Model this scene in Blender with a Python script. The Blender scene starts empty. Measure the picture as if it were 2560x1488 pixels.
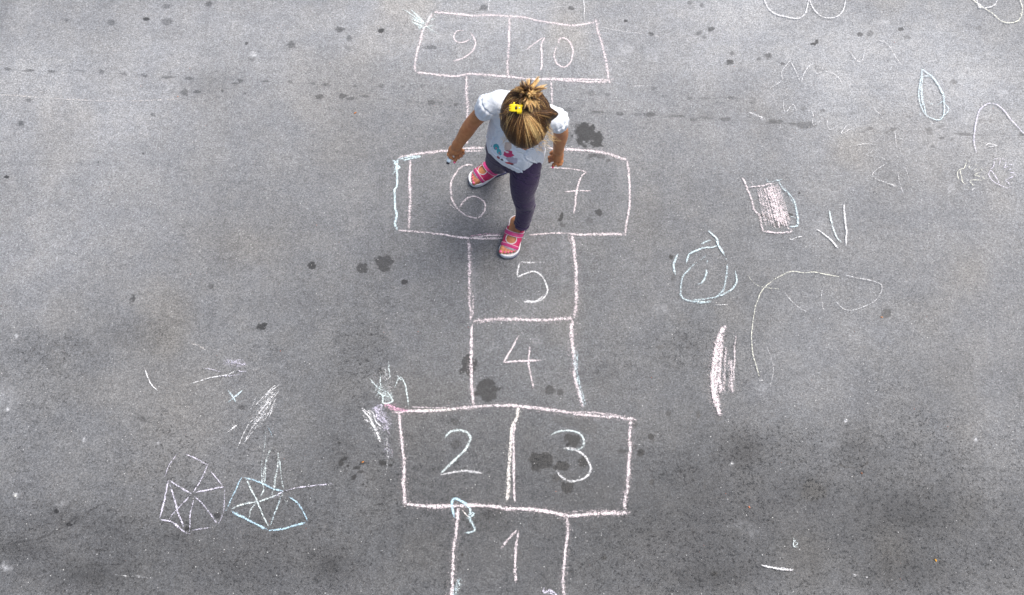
import bpy, math, random
import numpy as np
from mathutils import Vector, Matrix

# ------------------------------------------------------------------ camera, sky, sun, exposure
SC = bpy.context.scene
PITCH = math.radians(62.0)            # camera looks 62 degrees below the horizon
DIST = 3.9                            # metres to the ground at the picture centre
CAMH = DIST * math.sin(PITCH)
CAMY = -DIST * math.cos(PITCH)
FPX = 2640.0
cam_d = bpy.data.cameras.new('camera')
cam_d.lens = 36.0 * FPX / 2560.0
cam_d.sensor_width = 36.0
cam_d.clip_start = 0.05
cam_d.clip_end = 500.0
cam = bpy.data.objects.new('camera', cam_d)
SC.collection.objects.link(cam)
cam.location = (0.0, CAMY, CAMH)
cam.rotation_euler = (math.pi / 2 - PITCH, 0.0, 0.0)
SC.camera = cam

SUN_EL = math.radians(68.0)
SUN_AZ = math.radians(74.0)           # clockwise from +y (the top of the picture)
world = bpy.data.worlds.new("World")
SC.world = world
world.use_nodes = True
wn = world.node_tree
wn.nodes.clear()
sky = wn.nodes.new('ShaderNodeTexSky')
sky.sky_type = 'NISHITA'
sky.sun_disc = False
sky.sun_elevation = SUN_EL
sky.sun_rotation = SUN_AZ
sky.air_density = 1.0
sky.dust_density = 4.0
sky.ozone_density = 0.8
bg = wn.nodes.new('ShaderNodeBackground')
bg.inputs['Strength'].default_value = 0.06
wo = wn.nodes.new('ShaderNodeOutputWorld')
wn.links.new(sky.outputs[0], bg.inputs[0])
wn.links.new(bg.outputs[0], wo.inputs[0])

sd = bpy.data.lights.new('sun', 'SUN')
sd.energy = 1.45
sd.angle = math.radians(38.0)
sd.color = (1.0, 0.965, 0.92)
sun = bpy.data.objects.new('sun', sd)
SC.collection.objects.link(sun)
sdir = Vector((math.sin(SUN_AZ) * math.cos(SUN_EL), math.cos(SUN_AZ) * math.cos(SUN_EL), math.sin(SUN_EL)))
sun.rotation_euler = sdir.to_track_quat('Z', 'Y').to_euler()
sun.location = sdir * 20

SC.view_settings.view_transform = 'Standard'
SC.view_settings.look = 'None'
SC.view_settings.exposure = 1.5
SC.view_settings.gamma = 1.0
SC.cycles.transparent_max_bounces = 24

# ------------------------------------------------------------------ helpers
SP, CP = math.sin(PITCH), math.cos(PITCH)


def W(X, Y, z=0.0):
    """point at height z seen at photo pixel X, Y (2560 x 1488) - a surveyor's sight line"""
    u = (X - 1280.0) / FPX
    v = (744.0 - Y) / FPX
    dy = CP + v * SP
    dz = SP - v * CP
    t = (CAMH - z) / dz
    return np.array((u * t, CAMY + dy * t, z))


def PX(x, y, z):
    dy = y - CAMY
    dz = CAMH - z
    dep = dy * CP + dz * SP
    return 1280.0 + FPX * x / dep, 744.0 - FPX * (dy * SP - dz * CP) / dep


CROPS = {'A': (1080, 180, .17749), 'B': (1080, 380, .20474), 'C': (960, 0, .25942), 'D': (960, 340, .26190),
         'E': (1080, 580, .31406), 'F': (880, 860, .30159), 'G': (1000, 1200, .25397), 'H': (340, 860, .34121),
         'I': (1640, 540, .35503), 'J': (1820, 400, .17745), 'K': (1880, 0, .35491), 'L': (0, 0, .39683),
         'M': (0, 560, .39683), 'N': (0, 1000, .34127), 'O': (1600, 960, .38095), 'Q': (1500, 0, .28667),
         'R': (2260, 380, .11905), 'U': (1640, 560, .16379)}


def src(crop, u, v):
    a, b, s = CROPS[crop]
    return a + u * s, b + v * s


def WA(crop, u, v, z):
    X, Y = src(crop, u, v)
    return W(X, Y, z)


def tag(o, label=None, cat=None, group=None, kind=None):
    if label: o['label'] = label
    if cat: o['category'] = cat
    if group: o['group'] = group
    if kind: o['kind'] = kind
    return o


def link(o, parent=None):
    SC.collection.objects.link(o)
    if parent is not None:
        o.parent = parent
        o.matrix_parent_inverse = parent.matrix_world.inverted()
    return o


def empty(name, loc):
    o = bpy.data.objects.new(name, None)
    o.location = loc
    o.empty_display_size = 0.1
    SC.collection.objects.link(o)
    bpy.context.view_layer.update()
    return o


def mesh_obj(name, V, F, mat, parent=None, smooth=True, attrs=None, cols=None):
    """V (n,3) array, F (m,3|4) array"""
    me = bpy.data.meshes.new(name)
    V = np.asarray(V, dtype=np.float32)
    F = np.asarray(F, dtype=np.int32)
    if parent is not None:
        V = V - np.array(parent.location, dtype=np.float32)
    me.vertices.add(len(V))
    me.vertices.foreach_set('co', V.ravel())
    m, k = F.shape
    me.loops.add(m * k)
    me.loops.foreach_set('vertex_index', F.ravel())
    me.polygons.add(m)
    me.polygons.foreach_set('loop_start', np.arange(0, m * k, k, dtype=np.int32))
    me.polygons.foreach_set('loop_total', np.full(m, k, dtype=np.int32))
    me.polygons.foreach_set('use_smooth', np.full(m, smooth))
    me.update(calc_edges=True)
    if attrs:
        for n, a in attrs.items():
            at = me.attributes.new(n, 'FLOAT', 'POINT')
            at.data.foreach_set('value', np.asarray(a, dtype=np.float32))
    if cols:
        for n, a in cols.items():
            at = me.attributes.new(n, 'FLOAT_COLOR', 'POINT')
            a = np.asarray(a, dtype=np.float32)
            a = np.concatenate([a, np.ones((len(a), 1), np.float32)], 1)
            at.data.foreach_set('color', a.ravel())
    me.materials.append(mat)
    o = bpy.data.objects.new(name, me)
    SC.collection.objects.link(o)
    if parent is not None:
        o.parent = parent
    return o


# lattice value noise in numpy
_rng = np.random.RandomState(7)
_LAT = _rng.rand(64, 64, 64).astype(np.float32)


def vnoise(x, y, z=0.0, s=1.0, seed=0):
    x = np.asarray(x) * s + 17.3 * seed + 500
    y = np.asarray(y) * s + 5.7 * seed + 500
    z = np.asarray(z) * s + 3.1 * seed + 500
    x, y, z = np.broadcast_arrays(x, y, z)
    xi = np.floor(x).astype(np.int32); yi = np.floor(y).astype(np.int32); zi = np.floor(z).astype(np.int32)
    fx = x - xi; fy = y - yi; fz = z - zi
    fx = fx * fx * (3 - 2 * fx); fy = fy * fy * (3 - 2 * fy); fz = fz * fz * (3 - 2 * fz)
    r = 0
    for a in (0, 1):
        for b in (0, 1):
            for c in (0, 1):
                w = (fx if a else 1 - fx) * (fy if b else 1 - fy) * (fz if c else 1 - fz)
                r = r + w * _LAT[(xi + a) & 63, (yi + b) & 63, (zi + c) & 63]
    return r


def fbm(x, y, z=0.0, s=1.0, o=3, seed=0):
    r = 0; t = 0; a = 1.0
    for i in range(o):
        r = r + a * vnoise(x, y, z, s * 2 ** i, seed + i * 3)
        t += a; a *= .5
    return r / t


# ------------------------------------------------------------------ material helpers
def new_mat(name):
    m = bpy.data.materials.new(name)
    m.use_nodes = True
    m.node_tree.nodes.clear()
    return m, m.node_tree.nodes, m.node_tree.links


def N(nodes, t, **kw):
    n = nodes.new(t)
    for k, v in kw.items():
        if k in ('operation', 'blend_type', 'data_type', 'attribute_name', 'feature', 'distance', 'noise_dimensions', 'interpolation_type', 'clamp'):
            setattr(n, k, v)
        else:
            n.inputs[k.replace('_', ' ')].default_value = v
    return n


class NT:
    """tiny node-tree builder"""
    def __init__(s, name):
        s.m, s.n, s.l = new_mat(name)
        s.pos = s.n.new('ShaderNodeNewGeometry').outputs['Position']

    def put(s, inp, v):
        if hasattr(v, 'is_output'):
            s.l.new(v, inp)
        elif isinstance(v, (tuple, list)):
            inp.default_value = tuple(v) + ((1,) if len(v) == 3 and len(inp.default_value) == 4 else ())
        else:
            inp.default_value = v

    def math(s, op, a, b=0.0, c=None, clamp=False):
        n = s.n.new('ShaderNodeMath'); n.operation = op; n.use_clamp = clamp
        s.put(n.inputs[0], a); s.put(n.inputs[1], b)
        if c is not None: s.put(n.inputs[2], c)
        return n.outputs[0]

    def mix(s, f, a, b, mode='MIX'):
        n = s.n.new('ShaderNodeMix'); n.data_type = 'RGBA'; n.blend_type = mode
        s.put(n.inputs[0], f); s.put(n.inputs[6], a); s.put(n.inputs[7], b)
        return n.outputs[2]

    def noise(s, scale, detail=2.0, rough=0.5, vec=None, dist=0.0):
        n = s.n.new('ShaderNodeTexNoise')
        n.inputs['Scale'].default_value = scale; n.inputs['Detail'].default_value = detail
        n.inputs['Roughness'].default_value = rough; n.inputs['Distortion'].default_value = dist
        s.l.new(vec or s.pos, n.inputs['Vector'])
        return n.outputs[0]

    def voronoi(s, scale, vec=None):
        n = s.n.new('ShaderNodeTexVoronoi'); n.inputs['Scale'].default_value = scale
        s.l.new(vec or s.pos, n.inputs['Vector'])
        return n.outputs['Distance'], n.outputs['Color']

    def ramp(s, v, lo, hi, a=0.0, b=1.0, smooth=True):
        n = s.n.new('ShaderNodeMapRange'); n.interpolation_type = 'SMOOTHSTEP' if smooth else 'LINEAR'
        s.put(n.inputs[0], v); s.put(n.inputs[1], lo); s.put(n.inputs[2], hi); s.put(n.inputs[3], a); s.put(n.inputs[4], b)
        return n.outputs[0]

    def attr(s, name, fac=True):
        n = s.n.new('ShaderNodeAttribute'); n.attribute_name = name
        return n.outputs['Fac'] if fac else n.outputs['Color']

    def sep(s, c):
        n = s.n.new('ShaderNodeSeparateColor'); s.l.new(c, n.inputs[0]); return n.outputs

    def bump(s, h, strength=0.3, dist=0.002):
        n = s.n.new('ShaderNodeBump'); n.inputs['Strength'].default_value = strength
        n.inputs['Distance'].default_value = dist
        s.l.new(h, n.inputs['Height']); return n.outputs[0]

    def bsdf(s, color, rough=0.6, normal=None, **kw):
        n = s.n.new('ShaderNodeBsdfPrincipled')
        s.put(n.inputs['Base Color'], color); s.put(n.inputs['Roughness'], rough)
        if normal: s.l.new(normal, n.inputs['Normal'])
        for k, v in kw.items(): s.put(n.inputs[k.replace('_', ' ')], v)
        return n.outputs[0]

    def out(s, sh):
        o = s.n.new('ShaderNodeOutputMaterial'); s.l.new(sh, o.inputs[0]); return s.m


def asphalt_grain(t):
    """height of the stones in the asphalt, 0..1, shared by asphalt and chalk"""
    g1 = t.noise(300.0, 2.0, 0.6)
    g2 = t.noise(110.0, 2.0, 0.55)
    return t.math('ADD', t.math('MULTIPLY', g1, 0.62), t.math('MULTIPLY', g2, 0.38))


def mat_asphalt():
    t = NT('asphalt')
    grain = asphalt_grain(t)
    vd, vc = t.voronoi(270.0)
    vr = t.sep(vc)
    stone = t.ramp(vr[0], 0.0, 1.0, 0.80, 1.20, False)
    big = t.noise(1.3, 4.0, 0.55)
    mid = t.noise(7.0, 4.0, 0.6)
    sm = t.noise(34.0, 3.0, 0.6)
    base = t.attr('albedo')
    v = t.math('MULTIPLY', base, t.ramp(big, .3, .7, .93, 1.07))
    v = t.math('MULTIPLY', v, t.ramp(mid, .3, .7, .95, 1.05))
    v = t.math('MULTIPLY', v, t.ramp(sm, .3, .7, .89, 1.11))
    v = t.math('MULTIPLY', v, stone)
    coarse = t.attr('coarse')
    gr = t.ramp(grain, .32, .68, 0.50, 1.50, False)
    g3 = t.noise(170.0, 2.0, .6)
    gr = t.math('MULTIPLY', gr, t.ramp(g3, .3, .7, .72, 1.28, False))
    v = t.math('MULTIPLY', v, gr)
    # open pits between stones where the surface is coarse
    pth = t.ramp(sm, .35, .65, .41, .34)
    pit = t.ramp(t.math('SUBTRACT', t.noise(95.0, 5.0, .8), pth), 0.0, .07, 1.0, 0.0)
    pit = t.math('MULTIPLY', pit, t.ramp(t.math('ADD', coarse, t.math('MULTIPLY', t.math('SUBTRACT', sm, .5), .8)), 0.3, 1.3, 0.03, .85))
    v = t.math('MULTIPLY', v, t.math('SUBTRACT', 1.0, pit))
    # damp / oily stains keep the grain but go dark, with a granular edge
    st = t.math('ADD', t.attr('stain'), t.math('MULTIPLY', t.math('SUBTRACT', t.noise(75.0, 5.0, .75), .5), 1.5))
    st = t.math('MULTIPLY', t.ramp(st, .30, .78), 1.0)
    st = t.math('MULTIPLY', st, t.ramp(t.attr('stain'), 0.0, .06))
    v = t.math('MULTIPLY', v, t.math('SUBTRACT', 1.0, t.math('MULTIPLY', st, t.attr('stdark'))))
    # bright mineral specks
    sp_d, sp_c = t.voronoi(105.0)
    spr = t.sep(sp_c)
    speck = t.math('MULTIPLY', t.ramp(spr[0], .93, .975), t.ramp(sp_d, t.ramp(spr[1], 0, 1, .05, .16), t.ramp(spr[1], 0, 1, .12, .26), 1.0, 0.0))
    tint = t.mix(t.ramp(mid, .35, .65), (.965, .996, 1.04), (.985, 1.0, 1.015))
    warm = t.mix(t.attr('warm'), tint, (1.06, 1.01, .92))
    vv = t.n.new('ShaderNodeCombineColor')
    for i in range(3): t.l.new(v, vv.inputs[i])
    col = t.mix(1.0, vv.outputs[0], warm, 'MULTIPLY')
    # odd coloured stones
    odd = t.math('MULTIPLY', t.ramp(vr[1], .93, .97), .35)
    col = t.mix(odd, col, t.mix(1.0, col, (1.22, 1.1, 1.0), 'MULTIPLY'))
    dust = t.math('MULTIPLY', t.attr('dust'), t.ramp(t.noise(60.0, 5.0, .75), .38, .62, .05, 1.25))
    col = t.mix(dust, col, (.62, .63, .65))
    col = t.mix(t.math('MULTIPLY', speck, .62), col, (.62, .62, .60))
    h = t.math('ADD', grain, t.math('MULTIPLY', vd, -.5))
    h = t.math('SUBTRACT', h, pit)
    nrm = t.bump(h, 0.55, 0.0022)
    rough = t.ramp(st, 0, 1, .68, .5)
    return t.out(t.bsdf(col, rough, nrm, Specular_IOR_Level=0.45))


def mat_chalk():
    t = NT('chalk_dust')
    g = asphalt_grain(t)
    fine = t.noise(650.0, 1.0, .5)
    g = t.math('ADD', t.math('MULTIPLY', g, .60), t.math('MULTIPLY', fine, .40))
    g = t.ramp(g, .36, .64, 0.0, 1.0, False)          # 1 = top of a stone
    cov = t.math('MULTIPLY', t.attr('prof'), t.math('ADD', t.math('MULTIPLY', t.attr('dens'), .50), .22))
    x = t.math('SUBTRACT', t.math('ADD', cov, g), 1.0)
    a = t.ramp(x, -.05, .24, 0.0, 1.0)
    a = t.math('MULTIPLY', a, t.ramp(t.attr('dens'), 0.2, 1.0, .50, .90))
    col = t.attr('col', False)
    d = t.bsdf(col, .95, None, Specular_IOR_Level=0.1)
    tr = t.n.new('ShaderNodeBsdfTransparent')
    mx = t.n.new('ShaderNodeMixShader')
    t.l.new(a, mx.inputs[0]); t.l.new(tr.outputs[0], mx.inputs[1]); t.l.new(d, mx.inputs[2])
    return t.out(mx.outputs[0])


# ------------------------------------------------------------------ the asphalt
def axis(dense_lo, dense_hi, step, far):
    a = np.arange(dense_lo, dense_hi + step * .5, step)
    out = []
    x = dense_hi; s = step
    while x < far:
        s *= 1.35; x += s; out.append(x)
    lo = []
    x = dense_lo; s = step
    while x > -far:
        s *= 1.35; x -= s; lo.append(x)
    return np.array(lo[::-1] + list(a) + out)


#  x, y, rx, ry, darkness   (photo pixels) - drips, oil spots, footprints of water
STAINS = """1462 335 28 30 .64;1494 342 15 13 .63;1492 359 15 12 .62;1422 342 12 11 .3;1483 388 12 5 .4;1473 395 6 5 .3;1502 391 11 7 .3;1520 401 7 5 .3
1404 540 5 11 .7;1400 550 6 5 .6;1497 531 8 10 .5;1405 563 8 6 .35;1475 553 10 8 .2;779 664 10 9 .62;907 671 14 14 .45;960 658 21 22 .45;1012 705 10 8 .7
651 818 13 8 .6;662 811 6 6 .5;333 745 5 8 .45;326 757 3 9 .3;527 715 7 7 .3;1173 916 26 24 .5;1218 978 29 31 .5;1374 974 13 12 .4;1400 982 9 8 .4
1138 1053 10 9 .3;1142 1110 15 13 .28;1432 1101 22 19 .54;1429 1053 50 14 .25;1471 1068 22 20 .25;1349 1154 31 21 .58;1403 1165 20 14 .55;1456 1156 12 14 .58
1393 1195 15 12 .35;1418 1219 16 15 .6;1556 1128 13 6 .4;1586 1118 8 8 .35;1602 1131 10 10 .55;1629 1092 9 8 .55;1629 1205 8 7 .45;1587 1062 8 8 .35
957 1158 10 8 .95;907 1157 9 6 .95;884 1193 9 7 .95;892 1169 9 5 .85;900 1180 12 4 .5;976 1163 5 4 .8;909 1211 4 3 .8;952 932 9 10 .4;862 1146 6 5 .8;870 1165 4 4 .8;853 1157 8 9 .85;848 1107 5 4 .6
18 173 8 5 .5;75 176 12 3.5 .55;129 179 9 4 .55;198 177 12 2.5 .35;254 179 8 5 .4;311 185 8 4 .45;362 190 8 5 .5;423 194 14 3 .5;472 197 9 4 .5;601 202 7 5 .6;587 209 10 2.5 .5
663 203 11 3 .5;725 205 7 5 .5;784 209 6 4 .4;817 212 10 4 .5;888 215 6 4 .4;954 215 9 5 .45;800 243 13 6 .6;857 240 10 7 .6;880 247 16 3 .45;913 241 13 3 .5;952 248 14 2.5 .35
462 231 9 9 .45;492 230 11 4 .5;556 227 4 4 .55;611 234 6 2.5 .5;73 251 8 5 .5;52 308 8 7 .6;38 335 4 7 .3;16 443 7 4 .6;365 48 8 5 .7;278 56 10 7 .25;417 54 15 10 .25
522 10 9 7 .35;417 16 10 6 .25;730 112 11 9 .35;849 74 11 7 .4;952 77 10 7 .6;873 95 8 8 .3;616 108 5 4 .5;167 50 7 5 .2;629 147 9 7 .25;869 119 8 6 .2
1209 18 13 8 .35;1426 21 9 5 .4;1564 52 5 4 .7;1072 119 18 5 .32;1056 217 7 5 .35;1007 217 8 4 .3;1079 256 10 6 .5;1100 256 10 2.5 .35;1139 261 7 5 .5;1103 221 5 5 .3
1422 274 11 5 .45;1492 281 16 4 .5;1549 284 10 5 .55;1479 233 10 7 .3;1518 236 7 4 .35;1628 86 8 5 .45;1777 72 10 6 .45;1748 83 9 7 .3;1761 93 7 5 .25;1725 6 7 6 .3;1755 13 7 6 .3
1824 156 10 6 .5;1830 134 6 5 .3;1920 140 9 8 .4;1897 148 6 5 .35;1956 160 5 5 .4;2047 172 13 10 .28;1635 221 9 4 .4;1659 242 11 4 .3;1724 246 7 4 .4;1761 246 14 3 .4;1828 245 13 4 .4
1881 256 10 4 .4;2010 271 9 4 .4;2058 277 8 4 .45;1592 286 11 4 .4;1623 286 13 6 .6;1695 290 18 3 .45;1734 299 8 6 .4;1767 294 22 5 .4;1815 298 13 6 .5;1939 305 26 6 .5;2007 312 26 8 .5;1769 284 22 7 .2
2128 284 7 4 .35;2205 287 8 4 .35;2272 291 9 4 .35;2175 321 9 5 .45;2157 330 10 3 .4;2233 323 10 5 .5;2217 332 5 4 .4;2322 323 8 7 .45;2350 317 9 4 .4;2377 299 9 4 .3;2326 335 8 4 .4;2355 345 7 4 .5
2380 348 4 3 .4;2409 335 22 4 .5;2444 338 13 2.5 .35;2455 303 15 6 .22;2474 302 7 4 .4;2506 335 7 3 .4;2554 337 9 5 .5;2150 86 7 6 .45;2175 83 8 8 .3;2253 74 8 5 .45;2267 93 10 5 .22;2448 70 7 7 .2
2384 205 8 6 .5;2363 205 5 4 .3;2331 366 5 4 .35;1998 483 4 3.5 .85;2217 785 14 12 .38;1677 643 6 6 .6;1684 693 7 9 .28;1672 1035 8 7 .4;1746 1037 6 9 .4
2030 1227 32 26 .3;1787 1434 8 7 .6;140 1278 6 6 .7;174 1312 9 4 .7;543 1288 9 8 .5;468 1322 7 7 .7;355 1048 12 7 .3;604 1019 9 8 .35;249 1375 16 4 .4
1510 1394 8 6 .5;1155 1387 4 5 .7;1908 539 12 4 .75;1925 545 7 5 .5;1975 536 8 5 .8;1970 541 7 4 .8;1946 560 20 10 .3;1796 1046 10 8 .2;1720 870 8 3 .3;1650 868 12 5 .25
2030 110 5 3 .7;2042 104 4 6 .7;2037 111 3 5 .8;383 287 6 4 .55;347 317 4 2 .6;358 384 4 3 .6;246 405 3 3 .5;1395 1300 5 5 .3"""
CRACKS = [[(0, 1362), (68, 1353), (113, 1341), (164, 1314), (201, 1287), (259, 1261), (280, 1240)],
          [(2099, 1162), (2115, 1168), (2133, 1171), (2155, 1166), (2172, 1154)],
          [(0, 170), (60, 176), (200, 178), (420, 193), (640, 203), (820, 213), (1000, 220)],
          [(870, 247), (940, 247), (1100, 258), (1170, 262)], [(1500, 282), (1640, 288), (1760, 297), (1900, 304), (2040, 314), (2200, 326), (2330, 332), (2560, 345)],
          [(1170, 262), (1300, 270), (1500, 282)], [(325, 765), (345, 735), (365, 705), (400, 690)]]
CRACKD = [.26, .5, .16, .2, .2, .2, .15]
LIGHTS = """634 137 8 7 .7;67 24 36 26 .22;206 197 8 4 .35;619 79 7 5 .25;39 1239 5 6 .8;157 1259 9 5 .3;210 1100 4 5 .8;394 1108 4 4 .6;12 1420 14 11 .4;17 1024 6 5 .55;14 992 26 24 .2
42 840 4 5 .5;2115 1051 4 4 .9;2441 1099 4 5 .7;1828 1160 4 3 .9;1650 774 18 12 .2;1903 970 18 15 .25;2503 232 16 10 .3;2377 470 8 14 .3;2205 55 12 6 .3;1567 125 17 12 .3
1632 135 17 14 .2;1655 270 12 14 .18;1924 247 16 14 .22;1080 300 30 16 .08;1390 120 20 14 .12;1340 165 30 12 .1;1290 30 26 10 .18;1110 90 26 14 .14;1880 1330 24 16 .15;1850 1310 30 14 .12;2080 1110 20 12 .12;700 915 9 4 .35
1240 520 5 5 .3;1345 470 4 4 .3;1500 120 14 14 .15;1180 700 14 40 .1;1560 450 16 30 .1;1410 640 10 60 .12;1900 620 30 20 .12;1960 760 60 16 .06;2050 560 16 20 .12;160 1110 60 8 .08;1340 850 10 12 .15;1240 870 24 12 .08;1360 760 50 20 .08"""
# coarse areas; then worn, dusty, darker areas with sheen gradient painted into albedo:  x y rx ry amount
ROUGH = """1859 1128 60 50 .9;2133 1120 55 42 .7;2030 1227 50 40 .8;2324 1284 100 60 .7;2286 1429 130 60 .9;1790 1440 130 46 .8;826 1416 60 44 1;60 1370 80 40 .6;230 1440 120 44 .8;300 1330 60 30 .6;850 1150 36 50 .7
1700 1180 50 30 .5;2540 1380 90 90 .8;1228 1289 50 24 .6;420 1340 50 30 .6;1980 1110 60 40 .5;180 1300 90 26 .7;150 880 80 40 .5;350 830 90 40 .4;900 850 60 60 .5;1720 860 90 50 .5;2300 1090 80 60 .3;1620 1330 70 60 .4;980 1180 60 60 .5;620 1440 120 40 .5;1480 1440 100 40 .4"""
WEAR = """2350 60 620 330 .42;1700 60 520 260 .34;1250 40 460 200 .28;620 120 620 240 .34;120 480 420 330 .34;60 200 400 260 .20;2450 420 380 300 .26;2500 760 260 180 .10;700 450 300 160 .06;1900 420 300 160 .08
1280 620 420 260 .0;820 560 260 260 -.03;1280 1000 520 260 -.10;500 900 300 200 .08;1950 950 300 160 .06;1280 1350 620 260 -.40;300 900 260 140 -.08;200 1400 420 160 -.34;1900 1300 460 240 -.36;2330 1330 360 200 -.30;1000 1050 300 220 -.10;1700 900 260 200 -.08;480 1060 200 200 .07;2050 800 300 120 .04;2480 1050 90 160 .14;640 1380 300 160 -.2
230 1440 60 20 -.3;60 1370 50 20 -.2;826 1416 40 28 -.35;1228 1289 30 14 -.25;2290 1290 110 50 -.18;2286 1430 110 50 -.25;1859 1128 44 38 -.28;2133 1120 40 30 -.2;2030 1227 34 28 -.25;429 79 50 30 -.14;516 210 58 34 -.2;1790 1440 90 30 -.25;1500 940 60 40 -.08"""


def ellipses(text, X, Y, out, soft, mode='max', warp=.25, dark=None):
    for i, e in enumerate(text.replace('\n', ';').split(';')):
        x, y, rx, ry, a = map(float, e.split())
        m = (np.abs(X - x) < rx * 2.2 + 4) & (np.abs(Y - y) < ry * 2.2 + 4)
        ii = np.nonzero(m)
        if len(ii[0]) == 0: continue
        xx, yy = X[ii], Y[ii]
        w = (fbm(xx, yy, 0, 2.2 / max(rx, ry, 6), 4, i) - .5) * 2
        d = np.sqrt(((xx - x) / rx) ** 2 + ((yy - y) / ry) ** 2) + w * warp * 1.6
        sf = max(soft, min(.55, 4. / min(rx, ry)))
        v = np.clip((1 + sf - d) / (2 * sf), 0, 1)
        if dark is not None:
            out[ii] = np.maximum(out[ii], v)
            dark[ii] = np.maximum(dark[ii], a * np.clip((1.5 - d) * 4, 0, 1))
        else:
            out[ii] = np.maximum(out[ii], a * v)


def polyline(pts, X, Y, out, width, a, broken=.5, seed=0):
    for (x0, y0), (x1, y1) in zip(pts[:-1], pts[1:]):
        m = (X > min(x0, x1) - 10) & (X < max(x0, x1) + 10) & (Y > min(y0, y1) - 10) & (Y < max(y0, y1) + 10)
        ii = np.nonzero(m)
        xx, yy = X[ii], Y[ii]
        xx = xx + (vnoise(xx, yy, 0, .07, 3) - .5) * 7; yy = yy + (vnoise(xx, yy, 0, .07, 5) - .5) * 9
        t = np.clip(((xx - x0) * (x1 - x0) + (yy - y0) * (y1 - y0)) / ((x1 - x0) ** 2 + (y1 - y0) ** 2), 0, 1)
        d = np.hypot(xx - x0 - t * (x1 - x0), yy - y0 - t * (y1 - y0))
        b = np.clip((vnoise(xx, yy, 0, .09, seed) - broken + .25) * 4, 0, 1)
        out[ii] = np.maximum(out[ii], a * b * np.clip(1.3 - d / width, 0, 1))


def build_ground():
    xs = axis(-2.3, 2.3, .0055, 60.0)
    ys = axis(-1.16, 1.56, .0055, 60.0)
    nx, ny = len(xs), len(ys)
    gx, gy = np.meshgrid(xs, ys, indexing='ij')
    V = np.stack([gx.ravel(), gy.ravel(), np.zeros(nx * ny)], 1)
    dx = np.clip(gx, -2.6, 2.6); dy = np.clip(gy, -1.3, 1.8)
    X, Y = PX(dx, dy, 0.0)
    X = X.astype(np.float32); Y = Y.astype(np.float32)
    st = np.zeros_like(X); lt = np.zeros_like(X); wear_sheen = np.zeros_like(X)
    dk = np.zeros_like(X)
    ellipses(STAINS, X, Y, st, .30, warp=.42, dark=dk)
    cr = np.zeros_like(X)
    for i, (c, a) in enumerate(zip(CRACKS, CRACKD)):
        polyline(c, X, Y, cr, 3.3 if i < 2 else 2.6, 1.0, .3 if i < 2 else .6, i)
        dk = np.maximum(dk, np.where(cr > 0, np.where(dk > 0, dk, a), 0))
        st = np.maximum(st, cr); cr[:] = 0
    ellipses(LIGHTS, X, Y, lt, .5, warp=.5)
    lt = np.where(lt < .4, lt * .6, lt)
    for i, e in enumerate(WEAR.replace('\n', ';').split(';')):  # WEAR: worn areas plus the painted sheen gradient
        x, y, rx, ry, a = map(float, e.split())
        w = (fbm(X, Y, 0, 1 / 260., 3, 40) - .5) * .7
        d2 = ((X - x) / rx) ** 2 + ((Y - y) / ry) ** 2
        wear_sheen += a * np.exp(-np.maximum(d2 + w, 0) * 1.1)  # worn patches plus painted sheen, bright at the far end, dark near
    ptch = fbm(X, Y, 0, 1 / 150., 4, 11) - .5
    ptch2 = fbm(X, Y, 0, 1 / 45., 3, 19) - .5
    alb = ALB0 * np.exp(wear_sheen * WEAR_SHEEN_K + ptch * .20 + ptch2 * .16)
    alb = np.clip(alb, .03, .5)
    cz = np.zeros_like(X)
    ellipses(ROUGH, X, Y, cz, .7, warp=.5)
    coarse = cz + np.clip((Y - 500) / 800., 0, 1) * .6 + .25 + (fbm(X, Y, 0, 1 / 120., 3, 5) - .5) * 1.4
    alb = alb * np.exp(-.26 * np.clip(cz, 0, 1))
    warm = np.clip((fbm(X, Y, 0, 1 / 200., 2, 23) - .62) * 3, 0, .5) + \
        .45 * np.exp(-((X - 440) / 130) ** 2 - ((Y - 1010) / 150) ** 2) + .4 * np.exp(-((X - 620) / 110) ** 2 - ((Y - 610) / 60) ** 2)
    idx = np.arange(nx * ny).reshape(nx, ny)
    F = np.stack([idx[:-1, :-1], idx[1:, :-1], idx[1:, 1:], idx[:-1, 1:]], -1).reshape(-1, 4)
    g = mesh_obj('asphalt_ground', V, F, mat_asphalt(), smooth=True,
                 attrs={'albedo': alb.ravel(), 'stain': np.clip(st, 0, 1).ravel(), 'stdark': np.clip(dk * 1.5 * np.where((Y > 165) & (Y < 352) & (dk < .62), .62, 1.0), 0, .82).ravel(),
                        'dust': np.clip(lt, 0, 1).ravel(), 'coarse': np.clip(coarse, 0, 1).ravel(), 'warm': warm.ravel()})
    tag(g, 'worn grey asphalt playground surface with drip stains', 'ground', kind='structure')


ALB0, WEAR_SHEEN_K = .132, 1.25
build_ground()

# ------------------------------------------------------------------ chalk drawings
PINK = (0.836, 0.740, 0.751); WHITE = (0.825, 0.825, 0.825); CREAM = (0.85, 0.80, 0.75); CYAN = (0.678, 0.814, 0.847); BLUE = (0.520, 0.723, 0.836)
LILAC = (0.768, 0.734, 0.847); ROSE = (0.859, 0.520, 0.655); YEL = (0.825, 0.825, 0.701); MINT = (0.746, 0.836, 0.825)
CHALK = mat_chalk()
_sid = [0]
crng = np.random.RandomState(3)


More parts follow.
